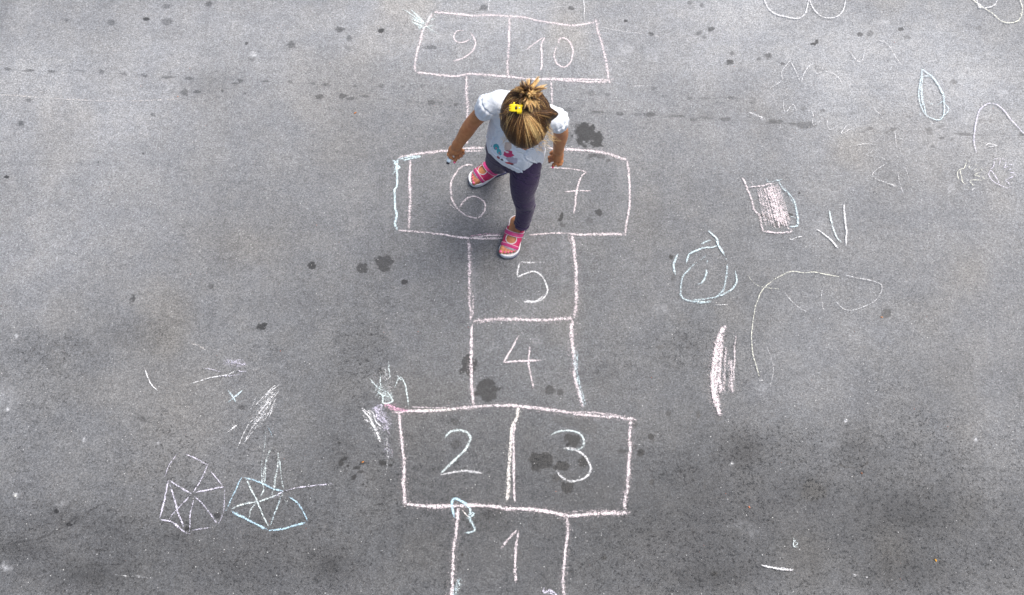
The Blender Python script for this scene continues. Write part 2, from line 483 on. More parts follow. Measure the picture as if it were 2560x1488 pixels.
def catmull(P, n=8):
    P = [np.asarray(p, float) for p in P]
    if len(P) < 3:
        return [P[0] * (1 - t) + P[-1] * t for t in np.linspace(0, 1, n + 1)]
    Q = [2 * P[0] - P[1]] + P + [2 * P[-1] - P[-2]]
    out = []
    for i in range(1, len(Q) - 2):
        p0, p1, p2, p3 = Q[i - 1], Q[i], Q[i + 1], Q[i + 2]
        for t in np.arange(n) / n:
            out.append(.5 * ((2 * p1) + (-p0 + p2) * t + (2 * p0 - 5 * p1 + 4 * p2 - p3) * t * t + (-p0 + 3 * p1 - 3 * p2 + p3) * t ** 3))
    out.append(P[-1])
    return out


def resample(P, step):
    P = np.array(P)
    d = np.r_[0, np.cumsum(np.linalg.norm(np.diff(P, axis=0), axis=1))]
    L = d[-1]
    n = max(int(L / step), 2)
    s = np.linspace(0, L, n + 1)
    return np.stack([np.interp(s, d, P[:, k]) for k in range(P.shape[1])], 1), s, L


def strokes(text):
    """'C PINK 9 1: x,y x,y ...' one stroke a line"""
    out = []
    for ln in text.strip().split('\n'):
        if not ln.strip(): continue
        head, body = ln.split(':')
        c, col, w, d = head.split()
        out.append((c, globals()[col], float(w), float(d), [tuple(map(float, q.split(','))) for q in body.split()]))
    return out


def chalk_mesh(name, text, parent=None, sharp=False):
    V = []; F = []; prof = []; dens = []; cols = []
    base = 0
    items = strokes(text) if isinstance(text, str) else text
    items = [(c, col, w * 2.5, .30, pts) for (c, col, w, d, pts) in items if w >= 7.5 and d >= .8] + list(items)
    for (c, col, w, d, pts) in items:
        _sid[0] += 1
        P = [WA(c, u, v, 0.0) for (u, v) in pts]
        mpp = 1.48e-3
        P = catmull(P, 8)
        P, s, L = resample(P, .006)
        n = len(P)
        tan = np.gradient(P[:, :2], axis=0)
        tan /= np.linalg.norm(tan, axis=1)[:, None] + 1e-9
        nor = np.stack([-tan[:, 1], tan[:, 0]], 1)
        sd_ = crng.rand() * 60
        wob = (vnoise(s, sd_, 0, 34., 1) - .5) * .0032 + (vnoise(s, sd_, 0, 9., 2) - .5) * .006 * min(1, L / .2)
        if c == 'R': wob = wob * .25; w = w * .82
        if c == 'H': w = w * .88
        wid = w * mpp * .5 * 1.32 * (.72 + .6 * vnoise(s, sd_, 3, 26., 4))
        end = np.clip(np.minimum(s, L - s) / .018, 0, 1) ** .5
        wid *= .55 + .45 * end
        de = d * (.72 + .48 * fbm(s, sd_, 7, 14., 3, 6)) * (.45 + .55 * end)
        z0 = .0012 + .00002 * (_sid[0] % 400)
        zz = z0 + np.linspace(0, .000012, n)
        K = (-1., -.5, 0., .5, 1.)
        PR = (0., .74, 1., .74, 0.)
        for k, p in zip(K, PR):
            q = P[:, :2] + nor * (wob + wid * k)[:, None]
            V.append(np.c_[q, zz])
            prof.append(np.full(n, p)); dens.append(de)
            cols.append(np.tile(np.array(col), (n, 1)) * (1 + (crng.rand() - .5) * .05))
        a = base + np.arange(n - 1)
        for k in range(4):
            F.append(np.stack([a + k * n, a + k * n + 1, a + (k + 1) * n + 1, a + (k + 1) * n], 1))
        base += 5 * n
    V = np.concatenate(V)
    o = mesh_obj(name, V, np.concatenate(F), CHALK, parent, True,
                 attrs={'prof': np.concatenate(prof), 'dens': np.concatenate(dens)}, cols={'col': np.concatenate(cols)})
    return o


hop = empty('chalk_hopscotch', tuple(W(1280, 760, 0)))
tag(hop, 'pink and white chalk hopscotch court with numbered boxes running down the middle', 'hopscotch')
OUTL = [
 ('chalk outline of the double box for 9 and 10', """C PINK 9 1: 475,118 640,132 880,155 970,148 1210,160 1350,170 1480,200 1620,225 1830,250 1960,232 2040,218
C PINK 5.6 0.86: 2035,222 2090,228
C PINK 8 1: 460,120 420,210 375,300 340,430 310,530 298,640 310,695
C PINK 9 1.05: 310,695 480,718 680,735 830,715 1000,725 1190,740 1400,760 1600,765 1750,780 1960,790 2160,788
C PINK 6.72 1.06: 1600,755 1850,765 2170,775
C PINK 4.48 0.86: 2170,775 2230,760
C PINK 8 0.95: 1215,165 1205,350 1195,560 1190,740
C PINK 9 0.95: 2042,180 2060,290 2100,430 2135,580 2160,740 2180,810"""),
 ('chalk line left of the narrow box behind the girl', "C PINK 9 0.9: 800,730 796,850 803,1000 806,1150 800,1400"),
 ('chalk line right of the narrow box behind the girl', """C PINK 7 0.85: 1600,770 1612,860 1617,980 1622,1080"""),
 ('chalk outline of the double box for 6 and 7', """D PINK 9 0.95: 130,222 200,195 340,168 600,140 760,118 960,112
D PINK 7 0.85: 340,175 560,150 760,150 960,148
D PINK 10 1: 1560,118 1730,130 1900,140 2100,160 2200,190 2330,230
D PINK 7 1: 2320,230 2335,400 2345,560 2335,720 2310,850 2300,965
D PINK 7 1: 130,905 350,925 560,945 760,975 960,985 1130,980 1170,975
D ROSE 4.48 0.76: 800,968 900,950 1000,940 1150,940
D PINK 5.6 0.96: 800,975 900,960 1000,950 1150,955
D PINK 5.6 0.96: 1380,945 1560,930 1750,930
D PINK 9 1: 1750,935 1900,945 2100,940 2300,940
D PINK 9 0.95: 250,225 245,400 250,600 245,780 240,900
D CYAN 6.72 1.16: 120,240 130,330 125,480 105,520 105,650 120,760 105,840 130,905
D CYAN 6.72 1.16: 80,240 130,250 115,310 150,300 100,260 140,230
D CYAN 5.6 0.96: 75,380 110,330 85,300
D CYAN 6.72 1.01: 120,230 250,195 350,200 180,240"""),
 ('chalk outline of the box for 5', """E PINK 9 0.9: 290,55 300,200 295,400 305,550 310,720
E PINK 6.72 0.71: 320,480 325,600 320,700
E PINK 11 0.95: 1105,20 1130,150 1150,300 1145,450 1140,600 1130,690
E PINK 4.48 0.76: 1085,20 1095,70 1120,120
E PINK 10 1: 320,722 480,700 650,700 850,705 1000,695 1130,688
E PINK 8 0.7: 340,735 420,710 600,690"""),
 ('chalk left line of the box for 4', "E PINK 9 1: 325,730 312,900 305,1050 310,1200 330,1390"),
 ('chalk right line of the box for 4 with a blue streak', """E PINK 12 0.95: 1120,700 1115,850 1130,1000 1140,1150 1180,1300 1200,1400
E CYAN 6.72 .7: 1135,930 1145,1100 1175,1250 1215,1390
E CYAN 5.6 0.76: 1150,950 1155,1120 1190,1270 1222,1380"""),
 ('chalk outline of the double box for 2 and 3', """F PINK 9 1: 330,575 480,560 700,550 900,535 1150,515 1300,515 1450,530 1700,560 1900,590 2100,605 2300,625 2360,640
F CREAM 6.72 1.06: 560,555 700,550 900,540
F PINK 4.48 0.86: 480,525 700,530 1000,535
F PINK 7 0.8: 1750,560 2000,572 2250,600
F ROSE 11 0.9: 260,490 330,520 400,550 470,555
F ROSE 8 0.7: 280,510 350,545 440,545
F PINK 9 1: 385,570 395,700 415,850 430,1000 430,1150 440,1360
F PINK 10 1.05: 430,1325 640,1345 850,1345 1050,1340 1300,1365 1500,1370 1650,1390 1800,1420 2050,1405 2310,1400
F PINK 8 0.6: 1800,1395 2000,1390 2250,1385
F PINK 9 1: 2310,620 2310,750 2300,950 2285,1150 2255,1330 2280,1390
F CREAM 9 1.1: 1375,520 1365,600 1325,700 1310,850 1300,1000 1300,1150 1285,1310
F PINK 6.72 1.11: 1345,640 1335,800 1345,1000 1345,1200 1350,1320"""),
 ('chalk left line of the box for 1', "G PINK 9 1.05: 567,262 555,400 545,600 525,800 515,1000 500,1134 495,1300"),
 ('chalk right line of the box for 1', """G PINK 8 1: 1640,350 1650,480 1640,620 1620,850 1605,1050 1610,1134 1608,1300"""),
]
for lab, t in OUTL:
    o = chalk_mesh('chalk_outline', t, hop); o['label'] = lab
NUMS = [
 ('9', """C PINK 5.6 1.06: 770,298 710,300 675,335 675,380 710,412 770,412 840,378
C PINK 6.72 1.06: 835,315 870,370 885,430 850,495 780,550 665,595"""),
 ('10', """C PINK 5.6 1.06: 1375,485 1440,430 1540,365
C PINK 6.72 1.11: 1552,358 1515,430 1515,520 1520,620 1500,690
C PINK 6.72 1.06: 1658,450 1640,510 1640,570 1670,620 1740,648 1795,600 1815,510 1795,430 1750,380 1700,372 1672,420"""),
 ('6', """D PINK 7 0.95: 860,285 800,280 730,310 670,380 635,470 640,580 670,660 720,720 790,765 870,785 930,765 965,700 960,640 910,595 850,580 790,600 745,650 725,700
D PINK 3.36 0.76: 620,650 690,715"""),
 ('7', """D PINK 6.72 0.96: 1570,305 1700,315 1850,325 1940,345
D PINK 6.72 1.01: 1940,345 1880,400 1850,470 1830,560 1820,650 1812,745
D PINK 5.6 1.16: 1720,538 1840,525 1980,528"""),
 ('5', """E WHITE 6.72 1.01: 840,240 760,245 700,240
E WHITE 6.72 1.01: 698,240 685,300 680,370
E WHITE 6.72 1.01: 680,370 730,345 800,320 860,345 900,400 915,470 880,530 820,560 720,555
E WHITE 5.6 0.66: 840,240 900,255
E WHITE 6.72 0.96: 890,510 820,560 740,545"""),
 ('4', """E PINK 6.72 1.01: 695,825 640,930 565,1045
E PINK 6.72 1.11: 560,1045 680,1030 870,1018
E PINK 6.72 1.01: 775,910 765,1040 780,1130 805,1255"""),
 ('2', """F MINT 8 0.95: 775,800 770,770 820,730 900,720 965,745 980,800 930,890 840,980 740,1080
F WHITE 8 0.95: 735,1085 850,1060 950,1055 1085,1075"""),
 ('3', """F MINT 7 0.95: 1645,760 1720,725 1820,725 1890,750 1925,800 1915,860 1850,885 1750,870
F WHITE 8 0.95: 1750,870 1850,885 1930,940 1975,1020 1960,1080 1900,1125 1820,1140 1750,1110 1690,1050"""),
 ('1', """G PINK 7 1: 990,685 1060,600 1130,520 1160,485
G PINK 8 1: 1170,500 1150,620 1140,750 1130,880 1140,1020"""),
]
for lab, t in NUMS:
    o = chalk_mesh('chalk_number', [(c, col, w * .88, d, q) for c, col, w, d, q in strokes(t)], hop); o['label'] = 'chalk number ' + lab


def drawing(name, label, cat, text, group=None):
    o = chalk_mesh(name, text)
    # give the mesh an origin at its own place
    me = o.data
    n = len(me.vertices); co = np.zeros(n * 3, np.float32); me.vertices.foreach_get('co', co); co = co.reshape(-1, 3)
    c = co.mean(0); c[2] = 0
    me.vertices.foreach_set('co', (co - c).ravel()); o.location = tuple(map(float, c)); me.update()
    tag(o, label, cat, group)
    return o


drawing('chalk_scribble', 'white starburst scribble at the top left corner of the box for 9', 'chalk scribble', """C MINT 30 0.5: 250,140 330,200 380,250
C MINT 5.6 0.96: 175,90 290,160 395,240
C MINT 5.6 1.01: 255,95 330,160 400,240
C MINT 4.48 0.96: 280,110 350,200 400,235
C MINT 5.6 1.01: 260,190 330,215 400,245
C MINT 6.72 0.96: 265,215 320,240 380,250
C MINT 6.72 0.91: 300,240 360,250 330,270 390,260
C MINT 5.6 0.86: 330,300 370,260 400,240
C MINT 4.48 0.76: 360,340 380,300 395,260
C MINT 5.6 0.86: 490,245 420,260 330,290
C MINT 4.48 0.71: 540,345 470,300 400,250
C MINT 4.48 0.76: 470,110 430,170 400,225
C MINT 5.6 0.76: 520,170 440,200 400,240
C MINT 5.6 0.91: 250,160 320,200 390,230
C MINT 4.48 0.76: 470,320 430,280 400,250""")
drawing('chalk_scribble', 'pale scribble with spikes above the pink corner of the box for 2', 'chalk scribble', """F MINT 4.48 0.96: 140,290 220,370 290,400 350,480
F MINT 3.36 0.86: 235,250 240,330 250,380
F MINT 4.48 0.81: 300,140 310,240 320,300
F MINT 4.48 0.76: 275,190 290,280
F MINT 4.48 0.91: 350,370 400,280 440,340 460,430 475,520
F MINT 5.6 0.96: 200,390 250,440 260,500 340,480 290,400 220,420
F MINT 4.48 0.86: 370,260 410,300 430,290
F MINT 4.48 0.86: 210,350 240,420 320,440
F MINT 4.48 0.76: 190,330 270,390 330,420 340,470
F MINT 40 0.5: 210,330 260,410 320,480
F WHITE 30 0.4: 250,200 290,300 310,400""")
drawing('chalk_scribble', 'lilac and white scribble left of the box for 2', 'chalk scribble', """F LILAC 6.72 0.81: 160,550 250,510 200,600 280,660 190,540 250,560 300,720 320,740
F LILAC 44 0.55: 200,520 240,620 290,720
F WHITE 34 0.5: 100,560 160,650 230,780
F LILAC 24 0.35: 270,760 300,860 300,960
F LILAC 7 0.5: 190,500 260,560 290,640
F LILAC 7 0.5: 180,560 240,620 290,700
F WHITE 5.6 0.96: 80,540 130,600 180,680 230,790
F WHITE 5.6 0.91: 100,620 190,700 240,830
F WHITE 4.48 0.91: 120,560 170,570 200,650 260,700
F WHITE 5.6 0.86: 75,530 140,570 170,620
F WHITE 3.36 0.66: 290,750 292,850 295,1000 285,1070""")
drawing('chalk_squiggle', 'light blue hook shaped squiggle over the top left corner of the box for 1', 'chalk squiggle', """G BLUE 6.72 1.16: 540,385 515,290 515,200 560,190 640,230 670,280
G CYAN 6.72 1.11: 640,225 690,300 680,380 715,440 735,490 695,518 640,530
G CYAN 6.72 1.06: 700,310 730,345 650,380
G CREAM 4.48 0.96: 600,285 640,330 690,385""")
drawing('chalk_smear', 'pale blue smear beside the left line of the box for 1 at the photo edge', 'chalk smear', """G CYAN 13 0.75: 585,965 560,1040 545,1134 540,1220
G MINT 10 0.6: 610,980 580,1060 560,1134""")
drawing('chalk_smear', 'small lilac smear beside the right line of the box for 1 at the photo edge', 'chalk smear', """G LILAC 5.6 1.01: 1425,1060 1410,1110 1480,1090 1540,1134 1580,1180
G LILAC 5.6 0.86: 1430,1105 1500,1120 1530,1160""")
drawing('chalk_drawing', 'lilac box and triangle drawing, leftmost on the ground at lower left', 'chalk drawing', """H LILAC 3.05 0.76: 310,800 240,900 210,980
H LILAC 4.07 0.96: 360,812 450,845 535,890
H LILAC 4.07 0.81: 540,870 520,910 470,1010 420,1095
H LILAC 4.07 0.86: 550,935 640,1045
H LILAC 5.09 0.96: 650,1050 540,1070 440,1090
H LILAC 3.05 0.76: 655,1050 650,1200 620,1290 600,1330
H LILAC 5.09 0.96: 245,1000 320,1050 410,1100
H LILAC 5.09 0.96: 240,1000 215,1120 175,1285
H LILAC 5.09 0.91: 250,1030 280,1110 310,1230 355,1350
H LILAC 5.09 0.96: 170,1285 260,1305 350,1375 400,1390
H LILAC 4.07 0.86: 400,1110 320,1200 235,1295
H LILAC 4.07 0.86: 425,1140 405,1240 395,1380
H LILAC 4.07 0.91: 430,1120 490,1170 550,1250 600,1320
H LILAC 4.07 0.81: 410,1370 550,1345""")
drawing('chalk_drawing', 'blue and white kite shaped drawing with long legs at lower left', 'chalk drawing', """H BLUE 4.07 0.96: 780,975 730,1080 680,1190 655,1230
H BLUE 6.11 1.01: 700,1225 830,1300 970,1360
H BLUE 6.11 1.01: 970,1370 1090,1355 1250,1310
H BLUE 5.09 1.01: 1260,1305 1200,1190 1120,1120
H BLUE 5.09 0.96: 790,985 900,1020 1000,1065 1085,1085
H MINT 5.09 0.96: 805,990 850,1080 890,1160 930,1260 975,1345
H MINT 6.11 1.01: 700,1210 790,1175 890,1160
H MINT 5.09 0.96: 890,1160 980,1130 1085,1085
H LILAC 4.07 0.86: 1085,1080 1200,1055 1440,1030
H LILAC 5.09 0.76: 1000,1130 1090,1075
H MINT 5.09 0.91: 885,1165 840,1220 830,1280
H CYAN 4.07 0.86: 1080,1090 1040,1200 985,1345
H MINT 8 0.35: 1080,1110 1110,1180 1080,1200
H MINT 4.07 0.81: 920,850 920,960 930,1040 930,1080 900,1130
H MINT 5.09 0.76: 1000,760 960,850 950,950 940,1040
H MINT 4.07 0.76: 975,830 945,900 935,1020
H MINT 5.09 0.76: 1040,790 1040,880 1025,980 1020,1060 1000,1110
H MINT 4.07 0.76: 1050,830 1065,960 1085,1080
H MINT 3.05 0.51: 950,640 945,740 925,850""")
drawing('chalk_scribble', 'fan of thin white strokes above the blue kite drawing', 'chalk scribble', """H WHITE 4.07 0.86: 1040,290 960,360 870,460
H WHITE 4.07 0.81: 1060,295 990,350 930,420
H WHITE 5.09 0.81: 1030,350 950,450 880,540
H WHITE 4.07 0.76: 1055,340 970,460 900,560
H WHITE 5.09 0.76: 1000,420 930,510 870,590
H WHITE 4.07 0.86: 1010,430 1000,490 975,550
H WHITE 4.07 0.76: 960,500 860,610 790,740
H WHITE 4.07 0.71: 900,590 830,680 785,740
H WHITE 4.07 0.76: 900,520 820,600 770,700 740,785
H WHITE 4.07 0.76: 1030,400 960,540 930,570
H WHITE 3.05 0.56: 860,420 890,390 830,500
H WHITE 3.05 0.51: 1080,490 1150,480
H WHITE 55 0.4: 1000,380 930,500 850,620
H WHITE 30 0.5: 1010,330 960,430 900,540
H BLUE 4.07 0.76: 955,595 985,640 1008,685""")
drawing('chalk_mark', 'short white curved dash alone on the asphalt at left', 'chalk mark', "H WHITE 4.07 1.1: 65,180 95,260 120,305 160,350")
drawing('chalk_scribble', 'lilac forked strokes under a small lilac rub left of the white fan', 'chalk scribble', """H LILAC 24 0.5: 640,130 740,145 820,155
H LILAC 9 0.55: 640,125 720,140 820,160
H LILAC 6.11 0.61: 690,150 740,125 790,120
H LILAC 5.09 0.66: 700,150 760,160 810,150
H LILAC 3.05 0.81: 495,180 570,195 640,215
H WHITE 4.07 0.86: 390,300 540,255 680,225 740,185
H LILAC 4.07 0.81: 740,190 770,205 820,205
H CREAM 3.05 0.56: 820,205 910,185
H LILAC 4.07 0.71: 600,240 700,235 780,220""")
drawing('chalk_mark', 'small light blue chalk cross at left', 'chalk mark', """H CYAN 5.09 1.01: 795,330 720,400 665,440
H CYAN 5.09 0.96: 670,340 715,395 735,440""")
drawing('chalk_mark', 'tiny thick white smudge below the blue cross', 'chalk mark', """H WHITE 8 1.1: 735,600 710,620 690,635
H WHITE 4.07 0.86: 745,590 700,630 665,655""")
drawing('chalk_mark', 'tan scrape near the lilac forked strokes', 'chalk mark', "M CREAM 5.6 0.54: 1195,750 1250,775 1300,802")
drawing('chalk_scratch', 'long faint cream scratch across the upper left asphalt', 'chalk scratch', "L CREAM 4.5 0.55: 0,605 200,615 420,630 640,640 900,638 1150,625\nL CREAM 4 .45: 0,600 100,605 200,612")
drawing('chalk_scratch', 'faint broken scratch near the bottom left edge', 'chalk scratch', "N WHITE 3 0.5: 840,1285 930,1295 980,1298 1060,1305 1150,1312\nN WHITE 3 .6: 985,1290 1040,1298")
# hatch of the pink box
hatch = []
for i in range(17):
    a = i / 16.
    x0 = 395 + 300 * a; x1 = 520 + 360 * a
    y1 = 930 + 40 * math.sin(i * 2.3)
    mid = (x0 * .5 + x1 * .5 + 8 * math.sin(i * 1.7), 640 + 14 * math.cos(i * 3))
    dn = .62 + .35 * math.exp(-((a - .62) / .28) ** 2)
    hatch.append(('J', PINK, 6.0 if a < .5 else 8.0, dn, [(x0, 400 - 50 * a + 8 * math.sin(i)), mid, (x1, y1)]))
for y in (560, 600, 640, 680):
    hatch.append(('J', PINK, 9.0, .7, [(570, y), (660, y + 5), (760, y + 20)]))
drawing('chalk_drawing', 'pink hatched box with a light blue curved side, right of the box for 7', 'chalk drawing', strokes("""J PINK 6.36 0.9: 190,250 240,340 270,420 310,510 350,620 370,720 440,790 465,900 490,1030
J PINK 6.36 0.9: 245,400 370,380 500,370 570,350 660,345
J PINK 5.09 0.86: 310,320 360,370
J PINK 6.11 1.06: 480,1015 600,1025 740,1030 870,1025 900,990
J PINK 5.09 0.96: 820,940 850,980 900,990
J CYAN 6.11 0.91: 700,300 760,400 850,480 920,580 950,680 970,790 975,870 960,935 850,945
J CYAN 4.07 0.76: 540,260 560,320 640,300 740,290 760,270
J CYAN 4.07 0.86: 860,795 960,830
J CYAN 5.09 0.71: 790,400 870,520 920,650
J WHITE 4.07 0.96: 610,965 690,980""") + hatch)
drawing('chalk_mark', 'small white hook under the pink hatched box', 'chalk mark', "J WHITE 3.05 1.1: 850,1095 870,1125 900,1138 950,1105 1050,1085")
arw = "three short white strokes meeting in an arrow shape, "
drawing('chalk_drawing', 'three white strokes converging like an arrowhead right of the hatched box', 'chalk drawing', """J WHITE 5.09 1.1: 1220,975 1330,1040 1440,1130 1555,1270
J MINT 5.09 1.06: 1425,720 1450,860 1490,1000 1540,1120 1600,1180
J WHITE 5.09 1.1: 1630,620 1635,740 1650,880 1670,1000 1665,1110 1665,1230""")
drawing('chalk_drawing', 'light blue spiral of broken arcs right of the box for 5', 'chalk drawing', """U CYAN 6.11 1.01: 780,100 850,170 920,240 940,330 1000,420 1050,500
U CYAN 6.11 0.96: 890,250 930,290 950,350 990,420
U CYAN 5.09 1.06: 735,25 748,38
U CYAN 5.09 1.06: 1055,540 1080,560
U CYAN 6.11 1.01: 930,335 850,365 720,375 620,410 500,470 460,550 450,620
U CYAN 5.09 0.81: 850,250 760,285 670,325
U CYAN 6.11 1.01: 330,460 300,540 270,640 275,720 300,800
U CYAN 5.09 0.76: 770,475 690,545 650,560
U CYAN 6.36 0.8: 620,595 520,690 440,780 400,850 380,950 375,1060 400,1130 480,1180 600,1200 750,1200 850,1190
U CYAN 6.36 0.8: 1080,620 1070,780 1045,900 1015,1010 930,1110 800,1140 650,1165 540,1170
U CYAN 6.11 0.96: 1200,720 1230,850 1215,930 1150,1010 1050,1070 930,1120
U CYAN 6.11 0.66: 520,1170 640,1215 780,1210 850,1200
U CYAN 4.07 0.66: 780,540 770,620
U CYAN 6.11 1.01: 755,700 765,760 735,840 690,900 630,930
U WHITE 3.05 0.76: 880,1250 1000,1248 1130,1245
U CYAN 4.07 1.06: 1140,528 1150,536
U CYAN 5.09 1.06: 1185,642 1196,656""")
drawing('chalk_drawing', 'thin yellowish looping line below the arrow strokes', 'chalk drawing', """I YEL 3.05 0.91: 730,1140 700,1050 675,950 672,820 685,700 715,590 770,505 850,440 950,398 1040,405 1110,400 1200,415 1300,435
I WHITE 3.05 0.81: 1305,415 1420,440 1530,465 1585,495 1575,560 1520,620 1440,655 1350,668 1300,640 1265,595
I YEL 3.05 0.66: 635,420 700,490 780,512 880,525
I WHITE 3.05 0.66: 900,535 940,590 1000,650 1065,685
I WHITE 2.55 0.56: 1215,515 1180,500 1165,560 1170,640 1180,680
I WHITE 5.09 1.06: 722,1160 745,1165 740,1150
I WHITE 3.05 0.56: 775,915 810,1000 825,1080 815,1160 800,1210
I WHITE 3.05 0.56: 735,805 780,835
I WHITE 12 0.2: 860,430 920,405 960,400""")
drawing('chalk_drawing', 'thick pink vertical rub shaped like a feather, right of the box for 4', 'chalk drawing', """I PINK 12 1.15: 485,775 440,880 410,1000 395,1130 405,1260 430,1350 445,1415
I PINK 14 1: 470,830 432,960 420,1100 425,1250 440,1360
I PINK 13 0.95: 455,900 445,1020 440,1150 450,1260
I PINK 8 0.8: 490,925 480,1050 470,1200 480,1260
I PINK 9 0.8: 530,1010 530,1100 530,1200 535,1260
I PINK 4.07 0.86: 560,840 552,940 550,1050 545,1180
I PINK 8 0.6: 510,1000 515,1130 510,1240""")
drawing('chalk_drawing', 'pair of white rounded lobes cut by the top edge at right', 'chalk drawing', """K WHITE 4.07 1.1: 70,-40 80,0 110,65 160,105 230,125 300,137 350,125 380,75 392,0 395,-40
K WHITE 4.07 1.1: 393,-20 430,65 480,115 545,132 600,120 640,75 660,0 662,-30""")
drawing('chalk_drawing', 'yellow and white loops in the top right corner', 'chalk drawing', """K YEL 4.07 1.06: 1530,-20 1600,45 1680,95 1750,155 1810,170 1870,150 1895,110 1900,60 1885,0 1875,-30
K WHITE 4.07 1.06: 1575,-10 1600,55 1650,60 1700,45 1730,0 1735,-30
K WHITE 5.09 0.96: 1570,30 1610,40 1590,65 1620,55
K YEL 4.07 0.96: 1880,100 1900,115""")
drawing('chalk_drawing', 'light blue pointed oval drawn several times over at upper right', 'chalk drawing', """K CYAN 4.07 1.06: 1190,490 1175,600 1168,680 1182,750 1215,810 1260,840 1315,850 1345,810 1345,700 1330,640 1290,570 1220,515 1180,488
K CYAN 4.07 0.96: 1200,545 1250,548 1300,600 1345,670 1350,740
K CYAN 4.07 0.96: 1200,510 1195,650 1215,780 1225,815
K CYAN 4.07 0.96: 1185,590 1188,680 1200,760
K CYAN 3.05 0.96: 1350,735 1378,775 1355,815 1315,840
K CYAN 3.05 0.66: 1185,770 1180,850
K CYAN 4.07 0.51: 1230,700 1250,735 1290,745
K CYAN 4.07 0.66: 1350,710 1320,735 1300,750
K WHITE 3.05 0.66: 1230,860 1270,865 1250,885 1300,870""")
drawing('chalk_drawing', 'tall lilac arch near the right edge above the traced hands', 'chalk drawing', """K LILAC 4.07 1.06: 1580,1085 1560,1000 1570,900 1590,800 1640,745 1700,738 1760,775 1820,850 1912,950 1960,1000
K LILAC 4.07 0.86: 1545,995 1580,990
K WHITE 4.07 0.86: 1635,1045 1660,1020 1690,1025 1722,1032 1680,1040 1640,1048""")
drawing('chalk_hand_outline', 'traced child hand in pale yellow chalk, left of the pair near the right edge', 'chalk drawing', """R YEL 4.07 1.06: 1275,180 1310,210 1380,235
R YEL 3.05 1.06: 1300,235 1275,300 1240,370 1170,385 1120,430 1110,500 1130,570 1150,605
R YEL 3.05 1.06: 1165,395 1180,480 1200,560 1210,640 1280,700
R YEL 3.05 0.86: 1310,740 1370,810
R WHITE 5.09 1.06: 1380,800 1410,830 1450,780 1480,790
R YEL 3.05 1.01: 1370,285 1350,370 1440,315
R YEL 4.07 1.06: 1450,285 1500,280 1540,320
R YEL 3.05 1.01: 1545,320 1500,380 1440,415
R YEL 4.07 1.06: 1580,370 1625,400 1620,430
R YEL 3.05 1.01: 1600,440 1465,505 1540,530 1630,540
R YEL 5.09 0.96: 1635,520 1655,580 1700,590
R YEL 3.05 0.96: 1640,620 1480,610 1380,620 1370,650 1430,710 1450,760""")
drawing('chalk_hand_outline', 'traced child hand in lilac chalk, right of the pair near the right edge', 'chalk drawing', """R LILAC 3.05 1.06: 1770,400 1850,350 1880,260 1865,200
R LILAC 5.09 1.06: 1860,190 1900,165 1980,165
R LILAC 4.07 1.06: 2005,150 2000,220 1980,310
R LILAC 5.09 1.06: 2020,180 2080,165 2120,210
R LILAC 3.05 1.06: 2130,220 2110,310 2080,360 2180,320
R LILAC 4.07 1.06: 2180,280 2250,290 2285,330
R LILAC 3.05 1.01: 2270,365 2200,390 2160,430
R LILAC 4.07 1.06: 2190,460 2290,455 2335,480
R LILAC 3.05 1.06: 2340,485 2250,550 2110,620 2170,660 2210,720
R LILAC 6.36 0.9: 2180,740 2220,760 2190,790
R LILAC 3.05 1.06: 2190,785 2100,760 1950,690 1850,630 1790,550 1765,490 1810,410 1880,500 1940,590 1980,660 1935,680""")
drawing('chalk_scratch', 'thin white zigzag like mountain peaks at upper right', 'chalk scratch', """K WHITE 2.55 0.86: 115,640 215,570
K WHITE 2.55 0.91: 218,575 205,510 265,435
K WHITE 2.55 0.86: 268,435 300,500 340,590
K WHITE 2.55 0.91: 342,590 360,530 410,455
K WHITE 2.55 0.81: 445,500 450,522 515,508 580,530 620,570 640,620
K WHITE 2.55 0.56: 115,650 160,710 175,780
K WHITE 8 0.3: 130,680 165,700""")
drawing('chalk_scratch', 'faint wavy scratches along the dark drip line at right', 'chalk scratch', """K WHITE 2.55 0.76: 215,710 218,770 235,800 290,745 315,810
K WHITE 2.55 0.76: 370,795 410,785 430,820 430,890 490,850
K WHITE 2.55 0.71: 525,840 545,920 630,868
K WHITE 2.55 0.76: 715,905 625,950 670,880
K WHITE 2.55 0.66: 720,905 740,930
K WHITE 4.07 0.56: 0,818 60,845 100,852
K WHITE 3.05 0.56: 850,750 880,800 930,830
K WHITE 3.05 0.56: 900,745 930,775""")
drawing('chalk_scratch', 'faint white wave beside the light blue oval', 'chalk scratch', "K WHITE 3.05 0.71: 685,370 730,430 770,435 800,350 850,305 900,295 960,330 1000,400 1060,480\nK WHITE 6 .3: 750,385 820,385 900,390")
drawing('chalk_scratch', 'faint white lightning scratch left of the traced hands', 'chalk scratch', """K WHITE 2.55 0.81: 1000,920 1015,1050
K WHITE 3.05 0.71: 720,1035 790,1020 870,1030
K WHITE 3.05 0.66: 865,1055 800,1100 900,1115 950,1150
K WHITE 3.05 0.71: 950,1150 850,1225 860,1265 950,1300 1035,1335
K WHITE 3.05 0.66: 1020,1210 1040,1300 1060,1370
K WHITE 3.05 0.66: 880,1270 980,1305 1045,1320
K WHITE 2.55 0.66: 1075,1180 1105,1275""")
drawing('chalk_mark', 'single white dash at the lower right', 'chalk mark', "O WHITE 5.6 1.2: 790,1190 870,1208 940,1218 1003,1226\nO ROSE 4 .25: 900,1215 1020,1240")
drawing('chalk_mark', 'tiny white boxed zigzag above the lower right dash', 'chalk mark', "O MINT 3.36 1.16: 1005,1012 1003,1070 1035,1075\nO MINT 3 .9: 1030,1018 1010,1040 1035,1050 1010,1068")
